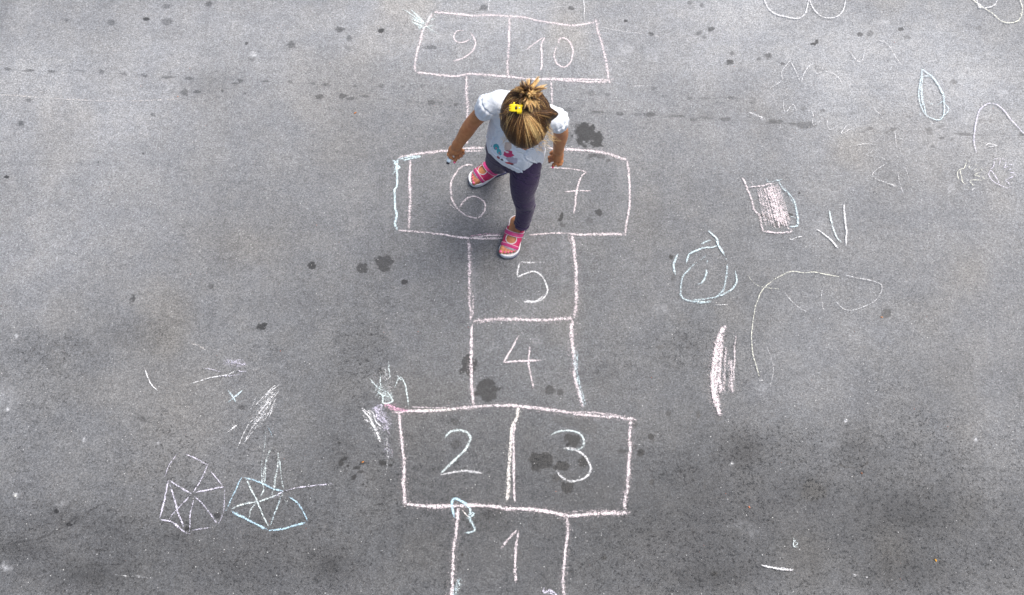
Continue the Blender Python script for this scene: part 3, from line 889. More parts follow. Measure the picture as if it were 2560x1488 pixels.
drawing('chalk_scratch', 'short faint double scratch right of the lower right dash', 'chalk scratch', "O WHITE 3.36 0.86: 1385,1252 1430,1262\nO WHITE 3 .7: 1445,1268 1510,1278\nO WHITE 3 .6: 1380,1266 1425,1268")
drawing('chalk_scratch', 'short slanted thin white line off the top edge, meeting the hopscotch above the nine', 'chalk scratch', "C WHITE 3 0.95: 1020,-20 1008,60 1000,130")
drawing('chalk_scratch', 'longer upright thin white line off the top edge, meeting the hopscotch above the ten', 'chalk scratch', "C WHITE 3 0.95: 1920,-20 1925,100 1932,210")
drawing('chalk_scratch', 'faint rising scratch above the box for 10', 'chalk scratch', "C WHITE 3 0.55: 1430,150 1560,110 1740,65")
drawing('chalk_scratch', 'faint slanting scratch right of the box for 10', 'chalk scratch', "Q WHITE 3.36 0.66: 0,245 130,268 250,290 370,305 540,330")
drawing('chalk_scratch', 'faint level scratch right of the lower right corner of the box for 10', 'chalk scratch', "Q WHITE 3.36 0.71: 240,762 340,760 440,760")
drawing('chalk_scratch', 'soft slanting white smear just left of the longest dark drip at right', 'chalk scratch', "Q WHITE 5.6 0.76: 1290,990 1360,1015 1440,1050")

# ------------------------------------------------------------------ volumes: blended solids turned into one skin
class Vol:
    def __init__(s, lo, hi, h):
        s.lo = np.array(lo, np.float32); s.h = h
        s.n = np.ceil((np.array(hi) - s.lo) / h).astype(int) + 1
        s.D = np.full(s.n, 1.0, np.float32)
        s.ax = [s.lo[i] + h * np.arange(s.n[i], dtype=np.float32) for i in range(3)]

    def _sl(s, lo, hi, m):
        a = np.maximum(np.floor((np.array(lo) - m - s.lo) / s.h).astype(int), 0)
        b = np.minimum(np.ceil((np.array(hi) + m - s.lo) / s.h).astype(int) + 1, s.n)
        sl = tuple(slice(int(i), int(max(j, i))) for i, j in zip(a, b))
        return sl, (s.ax[0][sl[0]][:, None, None], s.ax[1][sl[1]][None, :, None], s.ax[2][sl[2]][None, None, :])

    def add(s, prim, k=.008):
        fn, lo, hi = prim
        sl, P = s._sl(lo, hi, max(k, 3 * s.h) + .003)
        d = fn(*P).astype(np.float32)
        o = s.D[sl]
        if o.size == 0: return s
        h = np.maximum(k - np.abs(o - d), 0) / k
        s.D[sl] = np.minimum(o, d) - h * h * k * .25
        return s

    def cut(s, prim, k=.003):
        fn, lo, hi = prim
        sl, P = s._sl(lo, hi, k + 2 * s.h)
        d = -fn(*P).astype(np.float32)
        o = s.D[sl]
        if o.size == 0: return s
        h = np.maximum(k - np.abs(o - d), 0) / k
        s.D[sl] = np.maximum(o, d) + h * h * k * .25
        return s

    def grid(s):
        return s.ax[0][:, None, None], s.ax[1][None, :, None], s.ax[2][None, None, :]

    def mesh(s):
        D = s.D
        D[0] = D[-1] = 1; D[:, 0] = D[:, -1] = 1; D[:, :, 0] = D[:, :, -1] = 1
        S = (D < 0)
        u = S.view(np.uint8)
        c = np.zeros(tuple(np.array(D.shape) - 1), np.uint8)
        for i in (0, 1):
            for j in (0, 1):
                for k in (0, 1):
                    c += u[i:D.shape[0] - 1 + i, j:D.shape[1] - 1 + j, k:D.shape[2] - 1 + k]
        act = (c > 0) & (c < 8)
        I, J, K = np.nonzero(act)
        ids = np.full(c.shape, -1, np.int32); ids[I, J, K] = np.arange(len(I))
        acc = np.zeros((len(I), 3)); cnt = np.zeros(len(I))
        cor = [(i, j, k) for i in (0, 1) for j in (0, 1) for k in (0, 1)]
        for a in cor:
            for ax in range(3):
                if a[ax]: continue
                b = list(a); b[ax] = 1
                da = D[I + a[0], J + a[1], K + a[2]]; db = D[I + b[0], J + b[1], K + b[2]]
                m = (da < 0) != (db < 0)
                t = np.where(m, da / (da - db + 1e-12), 0)
                p = np.tile(np.array(a, float), (len(I), 1)); p[:, ax] += t
                acc += p * m[:, None]; cnt += m
        V = (np.stack([I, J, K], 1) + acc / cnt[:, None]) * s.h + s.lo
        F = []
        for ax in range(3):
            o1, o2 = (ax + 1) % 3, (ax + 2) % 3
            sa = [slice(None)] * 3; sb = [slice(None)] * 3
            sa[ax] = slice(0, -1); sb[ax] = slice(1, None)
            A = S[tuple(sa)]; B = S[tuple(sb)]
            E = np.argwhere(A != B)
            flip = A[tuple(E.T)]
            e = E.copy()
            def cell(d1, d2):
                q = e.copy(); q[:, o1] += d1; q[:, o2] += d2
                return ids[q[:, 0], q[:, 1], q[:, 2]]
            q = np.stack([cell(-1, -1), cell(0, -1), cell(0, 0), cell(-1, 0)], 1)
            q[~flip] = q[~flip][:, ::-1]
            F.append(q)
        return V, np.concatenate(F)


def v3(*a): return np.array(a, float)


def cone(a, b, ra, rb):
    a = np.array(a, float); b = np.array(b, float); ab = b - a; L2 = (ab ** 2).sum() + 1e-12
    m = max(ra, rb)

    def fn(X, Y, Z):
        t = np.clip(((X - a[0]) * ab[0] + (Y - a[1]) * ab[1] + (Z - a[2]) * ab[2]) / L2, 0, 1)
        return np.sqrt((X - a[0] - t * ab[0]) ** 2 + (Y - a[1] - t * ab[1]) ** 2 + (Z - a[2] - t * ab[2]) ** 2) - (ra + (rb - ra) * t)
    return fn, np.minimum(a, b) - m, np.maximum(a, b) + m


def ell(c, r, R=np.eye(3)):
    c = np.array(c, float); r = np.array(r, float); R = np.array(R, float); m = r.max()

    def fn(X, Y, Z):
        x, y, z = X - c[0], Y - c[1], Z - c[2]
        q = [x * R[i, 0] + y * R[i, 1] + z * R[i, 2] for i in range(3)]
        k0 = np.sqrt((q[0] / r[0]) ** 2 + (q[1] / r[1]) ** 2 + (q[2] / r[2]) ** 2)
        k1 = np.sqrt((q[0] / r[0] ** 2) ** 2 + (q[1] / r[1] ** 2) ** 2 + (q[2] / r[2] ** 2) ** 2) + 1e-6
        return k0 * (k0 - 1) / k1
    return fn, c - m, c + m


def box(c, r, R=np.eye(3), rd=.002):
    c = np.array(c, float); r = np.array(r, float) - rd; R = np.array(R, float); m = np.linalg.norm(r) + rd

    def fn(X, Y, Z):
        x, y, z = X - c[0], Y - c[1], Z - c[2]
        q = [np.abs(x * R[i, 0] + y * R[i, 1] + z * R[i, 2]) - r[i] for i in range(3)]
        return np.sqrt(np.maximum(q[0], 0) ** 2 + np.maximum(q[1], 0) ** 2 + np.maximum(q[2], 0) ** 2) + \
            np.minimum(np.maximum(q[0], np.maximum(q[1], q[2])), 0) - rd
    return fn, c - m, c + m


def chain(vol, pts, rad, k=.012, n=6):
    P = np.array([np.r_[p, r] for p, r in zip(pts, rad)])
    Q = np.array(catmull(list(P), n)) if len(P) > 2 else P
    for a, b in zip(Q[:-1], Q[1:]):
        vol.add(cone(a[:3], b[:3], a[3], b[3]), k)
    return vol


def loft(zs, cx, cy, ra, rb, yaw):
    zs, cx, cy, ra, rb = map(np.array, (zs, cx, cy, ra, rb))
    cs, sn = math.cos(yaw), math.sin(yaw)

    def fn(X, Y, Z):
        zz = Z + 0 * X + 0 * Y
        ix = lambda a: np.interp(zz, zs, a)
        x = X - ix(cx); y = Y - ix(cy)
        p = x * cs + y * sn; q = -x * sn + y * cs
        a, b = ix(ra), ix(rb)
        k0 = np.sqrt((p / a) ** 2 + (q / b) ** 2); k1 = np.sqrt((p / a ** 2) ** 2 + (q / b ** 2) ** 2) + 1e-6
        d = k0 * (k0 - 1) / k1
        return np.maximum(d, np.maximum(zs[0] - Z, Z - zs[-1]))
    m = max(ra.max(), rb.max())
    return fn, v3(cx.min() - m, cy.min() - m, zs[0]), v3(cx.max() + m, cy.max() + m, zs[-1])


# ------------------------------------------------------------------ materials of the girl
def mat_skin():
    t = NT('skin')
    c = t.mix(t.ramp(t.noise(60., 3.), .35, .65), (.42, .168, .066), (.50, .215, .088))
    c = t.mix(t.attr('rosy'), c, (.62, .22, .15))
    return t.out(t.bsdf(c, .48, t.bump(t.noise(500., 2.), .12, .001), Subsurface_Weight=.12, Subsurface_Scale=.006,
                        Subsurface_Radius=(1.0, .4, .2), Specular_IOR_Level=.4))


def mat_cloth(name, c1, c2, scale=420., rough=.9, sheen=.2, bump=.35, attr=None, trans=0.0, folds=0.0):
    t = NT(name)
    f = t.ramp(t.noise(scale, 2., .6), .35, .65)
    c = t.mix(f, c1, c2)
    if attr:
        c = t.mix(t.attr('printm'), c, t.attr('printc', False))
    h = t.math('MULTIPLY', f, .25)
    if folds:
        h = t.math('ADD', h, t.math('MULTIPLY', t.noise(38., 3., .55, dist=.6), folds))
    return t.out(t.bsdf(c, rough, t.bump(h, bump, .003), Sheen_Weight=sheen, Sheen_Roughness=.5, Specular_IOR_Level=.2))


def mat_plain(name, c, rough=.5, scale=0., amt=.12, **kw):
    t = NT(name)
    if scale:
        f = t.ramp(t.noise(scale, 3., .6), .3, .7, 1 - amt, 1 + amt)
        vv = t.n.new('ShaderNodeCombineColor')
        for i in range(3): t.l.new(f, vv.inputs[i])
        col = t.mix(1.0, c, vv.outputs[0], 'MULTIPLY')
        nrm = t.bump(t.noise(scale * 2, 2.), .2, .001)
    else:
        col, nrm = c, None
    return t.out(t.bsdf(col, rough, nrm, **kw))


SKIN = mat_skin()
M_SHIRT = mat_cloth('cotton_jersey', (.68, .72, .77), (.80, .83, .86), 500., .95, .15, .45, attr=True, folds=1.4)
M_LEG = mat_cloth('purple_cotton', (.032, .018, .052), (.054, .034, .082), 600., .8, .18, .3, folds=.35)
M_MAG = mat_plain('magenta_leather', (.50, .018, .095), .42, 120.)
M_STRAP = mat_plain('pink_purple_strap', (.52, .045, .17), .5, 200.)
M_PIPE = mat_plain('pale_piping', (.62, .58, .58), .7, 300.)
M_SOLE = mat_plain('white_sole', (.74, .74, .75), .6, 150., .06)
M_NAIL = mat_plain('pink_nail_polish', (.85, .12, .27), .2)
M_CLIP = mat_plain('yellow_plastic', (.86, .62, .01), .25)
M_STICK = mat_plain('blue_white_chalk', (.62, .74, .80), .95, 300.)
M_DARK = mat_plain('dark_wrapper', (.02, .02, .03), .6)
M_NAVY = mat_plain('navy_rubber', (.02, .02, .07), .6)
M_EYE = mat_plain('eye_white', (.75, .73, .70), .2)
M_IRIS = mat_plain('brown_iris', (.06, .03, .015), .15)
M_LIP = mat_plain('lips', (.45, .13, .11), .4)


def mat_hair():
    t = NT('hair')
    c = t.attr('col', False)
    return t.out(t.bsdf(c, .36, None, Specular_IOR_Level=.55, Anisotropic=.4, Coat_Weight=.05))


M_HAIR = mat_hair()
M_SCALP = mat_cloth('hair_base', (.032, .014, .006), (.065, .032, .013), 300., .55, 0., .4)

# ------------------------------------------------------------------ the girl: joints (metres)
girl = empty('person', (0.0, .33, 0.0))
tag(girl, 'small girl seen from above in white shirt, purple leggings and pink sandals, holding chalk', 'person')
YAW = math.radians(-18)
FW = v3(-math.sin(math.radians(18)), -math.cos(math.radians(18)), 0)       # the way she faces
RT = v3(math.cos(math.radians(18)), -math.sin(math.radians(18)), 0)        # towards the right of the picture
HC = W(1313, 300, .86)                                                     # head centre
HU = v3(-.02, -.60, .79); HU /= np.linalg.norm(HU)
HR = v3(1.0, .0, .0); HR -= HU * HR.dot(HU); HR /= np.linalg.norm(HR)
HF = np.cross(HR, HU); HF = HF if HF[1] < 0 else -HF                         # face direction
HM = np.array([HR, HF, HU])


def H(r, f, u): return HC + HR * r + HF * f + HU * u


sho_a = WA('A', 900, 430, .755)        # shoulder left in the picture (her right)
elb_a = WA('A', 590, 740, .625)
wri_a = WA('A', 350, 1035, .505)
sho_b = WA('A', 1690, 640, .750)
elb_b = WA('A', 1790, 860, .615)
wri_b = WA('A', 1783, 1105, .490)
NECK = (sho_a + sho_b) / 2 + v3(0, .012, .03)
hip_f = WA('B', 1165, 60, .455); knee_f = WA('B', 1122, 590, .250); ank_f = WA('B', 1093, 930, .070)
hip_b = WA('B', 790, -60, .455); knee_b = WA('B', 780, 100, .255); ank_b = WA('B', 825, 190, .078)


def foot_frame(hx, hy, tx, ty, mirror):
    a = W(hx, hy, 0); b = W(tx, ty, 0)
    f = (b - a); f[2] = 0; L = np.linalg.norm(f); f /= L
    s = np.array([-f[1], f[0], 0]) * mirror      # towards the outer side
    return a, f, s


# heel and toe of both soles on the ground
def BS(u, v): return src('B', u, v)
FA = foot_frame(*BS(1092, 868), *BS(908, 1286), 1)       # her left foot, in front
FB = foot_frame(*BS(925, 178), *BS(497, 372), -1)        # her right foot, behind


FS = 1.09                                    # length of the foot against the drawn-out plan


def FP(fr, u, w, h): return fr[0] + fr[1] * (u * FS) + fr[2] * w + v3(0, 0, h)


def foot_skin(vol, fr, ank, grow=0.0, toes=True):
    g = grow
    A = [((.026, 0, .040), .0235), ((.045, -.001, .046), .025), ((.068, -.002, .042), .0245), ((.092, -.002, .031), .021), ((.112, 0, .0255), .0155)]
    chain(vol, [FP(fr, *p) for p, r in A], [r + g for p, r in A], .01, 3)
    for w in (-.016, .0, .016):
        vol.add(cone(FP(fr, .085, w * .7, .034), FP(fr, .114, w, .0275), .018 + g, .0135 + g), .012)
    vol.add(cone(FP(fr, .030, 0, .055), ank + v3(0, 0, .035), .0235 + g, .022 + g), .016)
    for w in (-.021, .021):
        vol.add(cone(FP(fr, .034, w, .062), FP(fr, .036, w * .9, .066), .006 + g, .005 + g), .012)
    if toes:
        TO = [(-.0215, .148, .0092), (-.0075, .145, .0066), (.004, .141, .0062), (.0145, .135, .0058), (.0235, .128, .0056)]
        for w, e, r in TO:
            vol.add(cone(FP(fr, .112, w * .9, .030), FP(fr, e - .012, w, .0285), r + g, r + g), .0035)
            vol.add(cone(FP(fr, e - .012, w, .0285), FP(fr, e, w * 1.03, .0255), r + g, r * .93 + g), .003)


def finger(vol, pts, r0, r1, k=.0025):
    P = [np.array(p) for p in pts]
    n = len(P)
    for i in range(n - 1):
        a = r0 + (r1 - r0) * i / (n - 1); b = r0 + (r1 - r0) * (i + 1) / (n - 1)
        vol.add(cone(P[i], P[i + 1], a, b), k)
    for i in range(1, n - 1):   # knuckles
        vol.add(ell(P[i], (r0 * 1.06,) * 3), .002)


def bodyskin():
    v = Vol((-.245, .03, .012), (.225, .64, .985), .0023)
    # torso and legs (under the clothes)
    c = lambda p: p
    v.add(loft([.40, .46, .52, .60, .68, .74, .775], [.012, .012, .014, .02, .028, .034, .036],
               [.347, .346, .34, .33, .315, .30, .292], [.060, .068, .072, .072, .074, .070, .045],
               [.044, .046, .050, .052, .052, .046, .034], YAW), .015)
    chain(v, [hip_f, WA('B', 1130, 330, .365), knee_f, (knee_f + ank_f) / 2 + v3(0, .006, 0), ank_f + v3(0, 0, .02)], [.042, .038, .027, .022, .018], .015, 3)
    chain(v, [hip_b + v3(.012, 0, 0), (hip_b + knee_b) / 2 + v3(.010, 0, 0), knee_b, (knee_b + ank_b) / 2 + v3(0, .010, 0), ank_b + v3(0, 0, .02)], [.042, .038, .027, .022, .018], .015, 3)
    foot_skin(v, FA, ank_f); foot_skin(v, FB, ank_b)
    # neck and head
    chain(v, [NECK - v3(0, 0, .03), NECK + v3(0, -.008, .02), H(0, -.030, -.062), H(0, -.015, -.03)], [.044, .034, .034, .04], .02, 3)
    v.add(ell(HC + HU * .012 - HF * .006, (.066, .084, .082), HM), .015)
    v.add(ell(H(0, .030, -.032), (.052, .050, .062), HM), .03)            # face and jaw
    v.add(ell(H(0, .052, -.078), (.020, .018, .014), HM), .015)           # chin
    for sx in (-1, 1):
        v.add(ell(H(sx * .030, .058, -.044), (.020, .016, .018), HM), .012)   # cheeks
        v.cut(ell(H(sx * .024, .088, -.008), (.014, .012, .009), HM), .01)    # eye hollows
        # ears
        v.add(ell(H(sx * .070, -.006, -.018), (.007, .014, .022), HM), .006)
        v.cut(ell(H(sx * .079, -.002, -.016), (.005, .008, .013), HM), .003)
    v.add(cone(H(0, .076, -.014), H(0, .085, -.036), .0050, .0072), .010)  # nose
    v.add(ell(H(0, .080, -.060), (.017, .007, .005), HM), .006)
    # arms: shoulder, elbow, wrist
    for s, e, w, bend in ((sho_a, elb_a, wri_a, v3(-.004, .008, 0)), (sho_b, elb_b, wri_b, v3(.006, .006, 0))):
        chain(v, [s, (s * .45 + e * .55) + bend, e + bend, e * .6 + w * .4 + bend * .6, e * .15 + w * .85, w], [.029, .0235, .0215, .0205, .0150, .0135], .010, 4)
    # hand a (left in the picture): pinches the chalk, index pointing down
    Z = lambda cu, cv, z: WA('A', cu, cv, z)
    palm = Z(318, 1108, .478)
    d = palm - wri_a; d /= np.linalg.norm(d)
    v.add(cone(wri_a, palm, .0140, .0165), .01)
    v.add(cone(Z(285, 1085, .480), Z(375, 1100, .476), .0125, .0125), .010)
    v.add(cone(Z(270, 1130, .468), Z(360, 1130, .465), .0115, .0115), .008)
    finger(v, [Z(330, 1140, .463), Z(345, 1195, .450), Z(330, 1235, .438), Z(318, 1268, .428)], .0068, .0052)      # index
    finger(v, [Z(262, 1120, .470), Z(238, 1160, .462), Z(262, 1200, .450), Z(285, 1222, .440)], .0072, .0058)      # thumb
    finger(v, [Z(365, 1125, .462), Z(385, 1175, .447), Z(372, 1205, .436), Z(345, 1205, .436)], .0062, .0050)      # middle
    finger(v, [Z(385, 1105, .468), Z(418, 1145, .452), Z(410, 1180, .440), Z(385, 1190, .438)], .0060, .0048)      # ring
    finger(v, [Z(395, 1075, .474), Z(437, 1110, .462), Z(440, 1145, .450), Z(418, 1160, .446)], .0054, .0044)      # little
    # hand b (right in the picture): hangs, fingers loosely curled
    v.add(cone(wri_b, Z(1782, 1165, .462), .0135, .0155), .01)
    v.add(cone(Z(1750, 1150, .468), Z(1765, 1225, .444), .0125, .0120), .008)
    v.add(cone(Z(1800, 1150, .466), Z(1805, 1215, .446), .0120, .0115), .008)
    finger(v, [Z(1735, 1130, .470), Z(1700, 1128, .462), Z(1675, 1140, .450), Z(1672, 1152, .444)], .0056, .0045)  # little
    finger(v, [Z(1735, 1180, .460), Z(1690, 1188, .450), Z(1655, 1202, .440), Z(1650, 1218, .432)], .0060, .0048)  # ring
    finger(v, [Z(1740, 1215, .452), Z(1700, 1238, .438), Z(1662, 1250, .430), Z(1655, 1268, .422)], .0062, .0050)  # middle
    finger(v, [Z(1765, 1230, .446), Z(1745, 1275, .432), Z(1715, 1310, .420), Z(1700, 1335, .410)], .0064, .0050)  # index
    finger(v, [Z(1815, 1215, .448), Z(1822, 1260, .438), Z(1808, 1295, .430), Z(1775, 1315, .424)], .0072, .0056)  # thumb
    V, F = v.mesh()
    # rosy knuckles, cheeks and toes
    ro = np.zeros(len(V))
    for p, r in ((elb_a, .02), (elb_b, .02), (H(.035, .07, -.045), .02), (H(-.035, .07, -.045), .02), (Z(318, 1268, .428), .012), (Z(1700, 1335, .41), .012),
                 (FP(FA, .14, 0, .02), .03), (FP(FB, .14, 0, .02), .03), (Z(1655, 1240, .43), .02), (Z(420, 1170, .44), .015)):
        ro = np.maximum(ro, .4 * np.exp(-((V - p) ** 2).sum(1) / r ** 2))
    return mesh_obj('body', V, F, SKIN, girl, attrs={'rosy': ro})


body = bodyskin()


def ball(name, prim_list, mat, parent, h=.001, k=.002):
    lo = np.min([p[1] for p in prim_list], 0) - 3 * h; hi = np.max([p[2] for p in prim_list], 0) + 3 * h
    v = Vol(lo, hi, h)
    for p in prim_list: v.add(p, k)
    V, F = v.mesh()
    return mesh_obj(name, V, F, mat, parent)


for sx in (-1, 1):
    e = ball('eye', [ell(H(sx * .024, .072, -.008), (.0115,) * 3)], M_EYE, girl)
    p = ball('iris', [ell(H(sx * .024, .0825, -.010), (.005, .0022, .005), HM)], M_IRIS, girl, .0006)
ball('mouth', [ell(H(0, .0865, -.0585), (.014, .0035, .0028), HM), ell(H(0, .0860, -.0635), (.011, .0035, .003), HM)], M_LIP, girl, .0007)
Z = lambda cu, cv, z: WA('A', cu, cv, z)
ball('fingernail', [ell(Z(316, 1274, .4315), (.0042, .0045, .0042))], M_NAIL, girl, .0006)
ball('fingernail', [ell(Z(1700, 1341, .4135), (.0042, .0045, .0042))], M_NAIL, girl, .0006)
for fr in (FA, FB):
    for w, e_, r in [(-.0215, .148, .0092), (-.0075, .145, .0066), (.004, .141, .0062), (.0145, .135, .0058), (.0235, .128, .0056)]:
        ball('toenail', [ell(FP(fr, e_ + .001, w * 1.03, .0255 + r * .62), (r * .62, r * .62, r * .40))], M_NAIL, girl, .0007)

# leggings -------------------------------------------------
v = Vol((-.16, .15, .06), (.18, .60, .53), .0023)
v.add(loft([.36, .42, .47, .515], [.016, .016, .015, .014], [.346, .346, .345, .345], [.066, .078, .082, .080], [.050, .056, .060, .058], YAW), .02)
mid = WA('B', 1130, 330, .365)
chain(v, [hip_f, mid, knee_f + v3(-.004, .002, .05), knee_f, WA('B', 1142, 665, .205), WA('B', 1122, 790, .150), WA('B', 1100, 870, .105), ank_f + v3(0, 0, .031)],
      [.051, .0475, .0370, .0320, .0300, .0250, .0222, .0212], .014, 4)
v.add(ell(knee_f + v3(.002, -.008, .002), (.028, .028, .030)), .02)
mid = (hip_b + knee_b) / 2 + v3(.010, 0, 0)
chain(v, [hip_b + v3(.012, 0, .01), mid + v3(.005, 0, 0), knee_b + v3(.003, 0, 0), knee_b * .55 + ank_b * .45 + v3(0, .012, 0), ank_b * .75 + knee_b * .25, ank_b + v3(0, 0, .027)],
      [.049, .046, .0370, .0330, .0280, .0250], .014, 4)
X, Y, Zg = v.grid()
amp = .0004 + .0008 * np.exp(-((Zg - .245) / .035) ** 2) + .0014 * np.exp(-((Zg - .105) / .03) ** 2) + .0006 * np.exp(-((Zg - .41) / .04) ** 2)
v.D += amp * (vnoise(X, Y, Zg * 2.2 + X * .8, 34., 5) - .5) * 2
f1 = fbm(X, Y, Zg * 2.6 + X * 1.2, 16., 2, 51)
v.D += (.0022 * np.exp(-((f1 - .5) / .03) ** 2) - .0014 * np.exp(-((f1 - .56) / .035) ** 2)) * (.25 + np.exp(-((Zg - .24) / .04) ** 2) + 1.1 * np.exp(-((Zg - .115) / .03) ** 2) + .8 * np.exp(-((Zg - .41) / .04) ** 2))
for ank in (ank_f, ank_b):
    v.cut(box(ank + v3(0, 0, -.062), (.06, .06, .088)), .002)
V, F = v.mesh()
mesh_obj('leggings', V, F, M_LEG, girl)

# shirt ----------------------------------------------------
v = Vol((-.155, .13, .395), (.215, .44, .84), .0022)
hemw = loft([.395, .43, .48, .54, .60, .66, .71, .745, .775, .79],
            [.008, .010, .012, .013, .017, .023, .029, .034, .037, .038],
            [.338, .338, .334, .326, .322, .312, .303, .297, .292, .290],
            [.108, .106, .103, .100, .098, .096, .094, .088, .066, .040],
            [.080, .080, .080, .076, .070, .064, .058, .052, .040, .026], YAW)
da = (elb_a - sho_a) / np.linalg.norm(elb_a - sho_a); db = (elb_b - sho_b) / np.linalg.norm(elb_b - sho_b)
for s, d, e in ((sho_a, da, -1), (sho_b, db, 1)):
    out = v3(e * .010, 0, .004)
    v.add(cone(s + v3(-e * .008, 0, 0), s + out + d * .028, .035, .0375), .012)
    v.add(cone(s + out + d * .028, s + out + d * .062, .0375, .0335), .012)
    R = np.array([d, np.cross(d, v3(0, 1, 0)), v3(0, 1, 0)])
    R[1] /= np.linalg.norm(R[1]); R[2] = np.cross(R[0], R[1])
    v.cut(box(s + out + d * .108, (.034, .055, .055), R, .003), .002)
    v.cut(cone(s + out + d * .045, s + out + d * .09, .022, .0325), .002)
v.add(hemw, .012)
v.add(ell(v3(.0, .292, .52), (.075, .045, .075)), .03)       # round belly
v.add(cone(sho_a + v3(.02, 0, .004), sho_b + v3(-.02, 0, .004), .036, .036), .02)
X, Y, Zg = v.grid()
# gathers on the puffed sleeves and soft folds running to the hem
for s, d in ((sho_a, da), (sho_b, db)):
    q = [X - s[0], Y - s[1], Zg - s[2]]
    al = q[0] * d[0] + q[1] * d[1] + q[2] * d[2]
    rr = np.sqrt((q[0] - al * d[0]) ** 2 + (q[1] - al * d[1]) ** 2 + (q[2] - al * d[2]) ** 2)
    near = np.exp(-((al - .035) / .035) ** 2) * np.exp(-np.maximum(np.sqrt(q[0] ** 2 + q[1] ** 2 + q[2] ** 2) - .06, 0) / .01)
    ang = np.arctan2(q[2] * d[0] - q[0] * d[2], q[1] + 0 * q[0] + 0 * q[2])
    v.D += near * .0018 * np.sin(ang * 15 + 2.5 * vnoise(X, Y, Zg, 30, 3))
    # stitched seam where the sleeve is set in
    v.D += .0045 * np.exp(-((al - .014) / .0030) ** 2) * np.exp(-np.maximum(rr - .050, 0) / .004)
ang = np.arctan2(Y - .32, X - .015)
low = np.clip((.66 - Zg) / .18, 0, 1)
v.D += low * .0048 * (vnoise(np.cos(ang) * 1.5, np.sin(ang) * 1.5, Zg * 3.0, 3.2, 2) - .5) * 2
v.D += .0030 * (fbm(X, Y, Zg, 22., 2, 9) - .5) * 2
f1 = fbm(X * .8 + Zg * .5, Y, Zg * .8, 17., 2, 31); f2 = fbm(X, Y * .8, Zg * 1.3, 24., 2, 37)
slv = np.clip((Zg - .62) / .06, 0, 1); kf = 1 - .65 * slv
v.D += kf * (.0036 * np.exp(-((f1 - .50) / .030) ** 2) - .0024 * np.exp(-((f1 - .57) / .035) ** 2)) + kf * .0022 * np.exp(-((f2 - .46) / .028) ** 2)
v.D += .0042 * np.exp(-((Zg - .655) / .003) ** 2)            # yoke seam
hs_ = np.clip((.035 - X) / .11, 0, 1)
hemz = .438 + .10 * (Y - .30) + .070 * hs_ * hs_ * (3 - 2 * hs_) + .004 * (vnoise(X, Y, 0, 26., 6) - .5)
v.D = np.maximum(v.D, (hemz - Zg).astype(np.float32))
# hollow inside so that the hem is a thin edge
inner = loft([.30, .43, .48, .54, .60, .66, .70], [.008, .010, .012, .013, .017, .023, .029], [.338, .338, .334, .326, .322, .312, .303],
             [.1025, .1005, .0975, .0945, .092, .085, .05], [.0745, .0745, .0745, .070, .064, .054, .03], YAW)
v.cut(inner, .002)
# neck opening and the sleeve ends
v.cut(cone(NECK + v3(0, -.012, .015), H(0, -.03, -.05), .038, .055), .002)
V, F = v.mesh()
# the printed picture on the front: colour patches of a fairy-like figure, kept generic
px, py = PX(V[:, 0], V[:, 1], V[:, 2])
au = (px - 1080) / .17749; av = (py - 180) / .17749
front = (V[:, 1] < .34)
pm = np.zeros(len(V)); pc = np.ones((len(V), 3))


def blob(cx, cy, rx, ry, rot, col, amt=.95, seed=0):
    global pm, pc
    c, s = math.cos(rot), math.sin(rot)
    x = (au - cx) * c + (av - cy) * s; y = -(au - cx) * s + (av - cy) * c
    d = (x / rx) ** 2 + (y / ry) ** 2 + (vnoise(au, av, 0, .03, seed) - .5) * .9
    m = (d < 1) & front
    pm[m] = amt; pc[m] = col


blob(1120, 1240, 90, 50, .3, (.30, .25, .36), .65, 1)
blob(905, 1060, 36, 52, -.5, (.03, .36, .42), .95, 2)
blob(945, 1125, 34, 50, -.6, (.04, .42, .48), .95, 3)
blob(905, 1075, 10, 18, -.5, (.60, .13, .18), .9, 4)
blob(948, 1140, 11, 16, -.5, (.60, .13, .18), .9, 5)
blob(1070, 1055, 55, 70, .1, (.55, .38, .28), .8, 6)
blob(1078, 1045, 32, 44, .1, (.66, .50, .40), .9, 7)
blob(1075, 1155, 74, 48, .15, (.55, .015, .12), .95, 8)
blob(1050, 1125, 30, 14, .4, (.75, .70, .68), .9, 9)
blob(935, 1205, 34, 16, .6, (.30, .02, .03), .95, 10)
blob(985, 1235, 22, 14, .6, (.03, .02, .02), .9, 11)
blob(1080, 1285, 68, 16, .25, (.42, .03, .04), .95, 12)
blob(1130, 1310, 24, 9, .2, (.05, .02, .02), .9, 13)
blob(1240, 1135, 60, 5, .2, (.30, .32, .20), .7, 14)
blob(838, 1040, 7, 16, .5, (.10, .10, .16), .8, 15)
mesh_obj('shirt', V, F, M_SHIRT, girl, attrs={'printm': pm}, cols={'printc': pc})

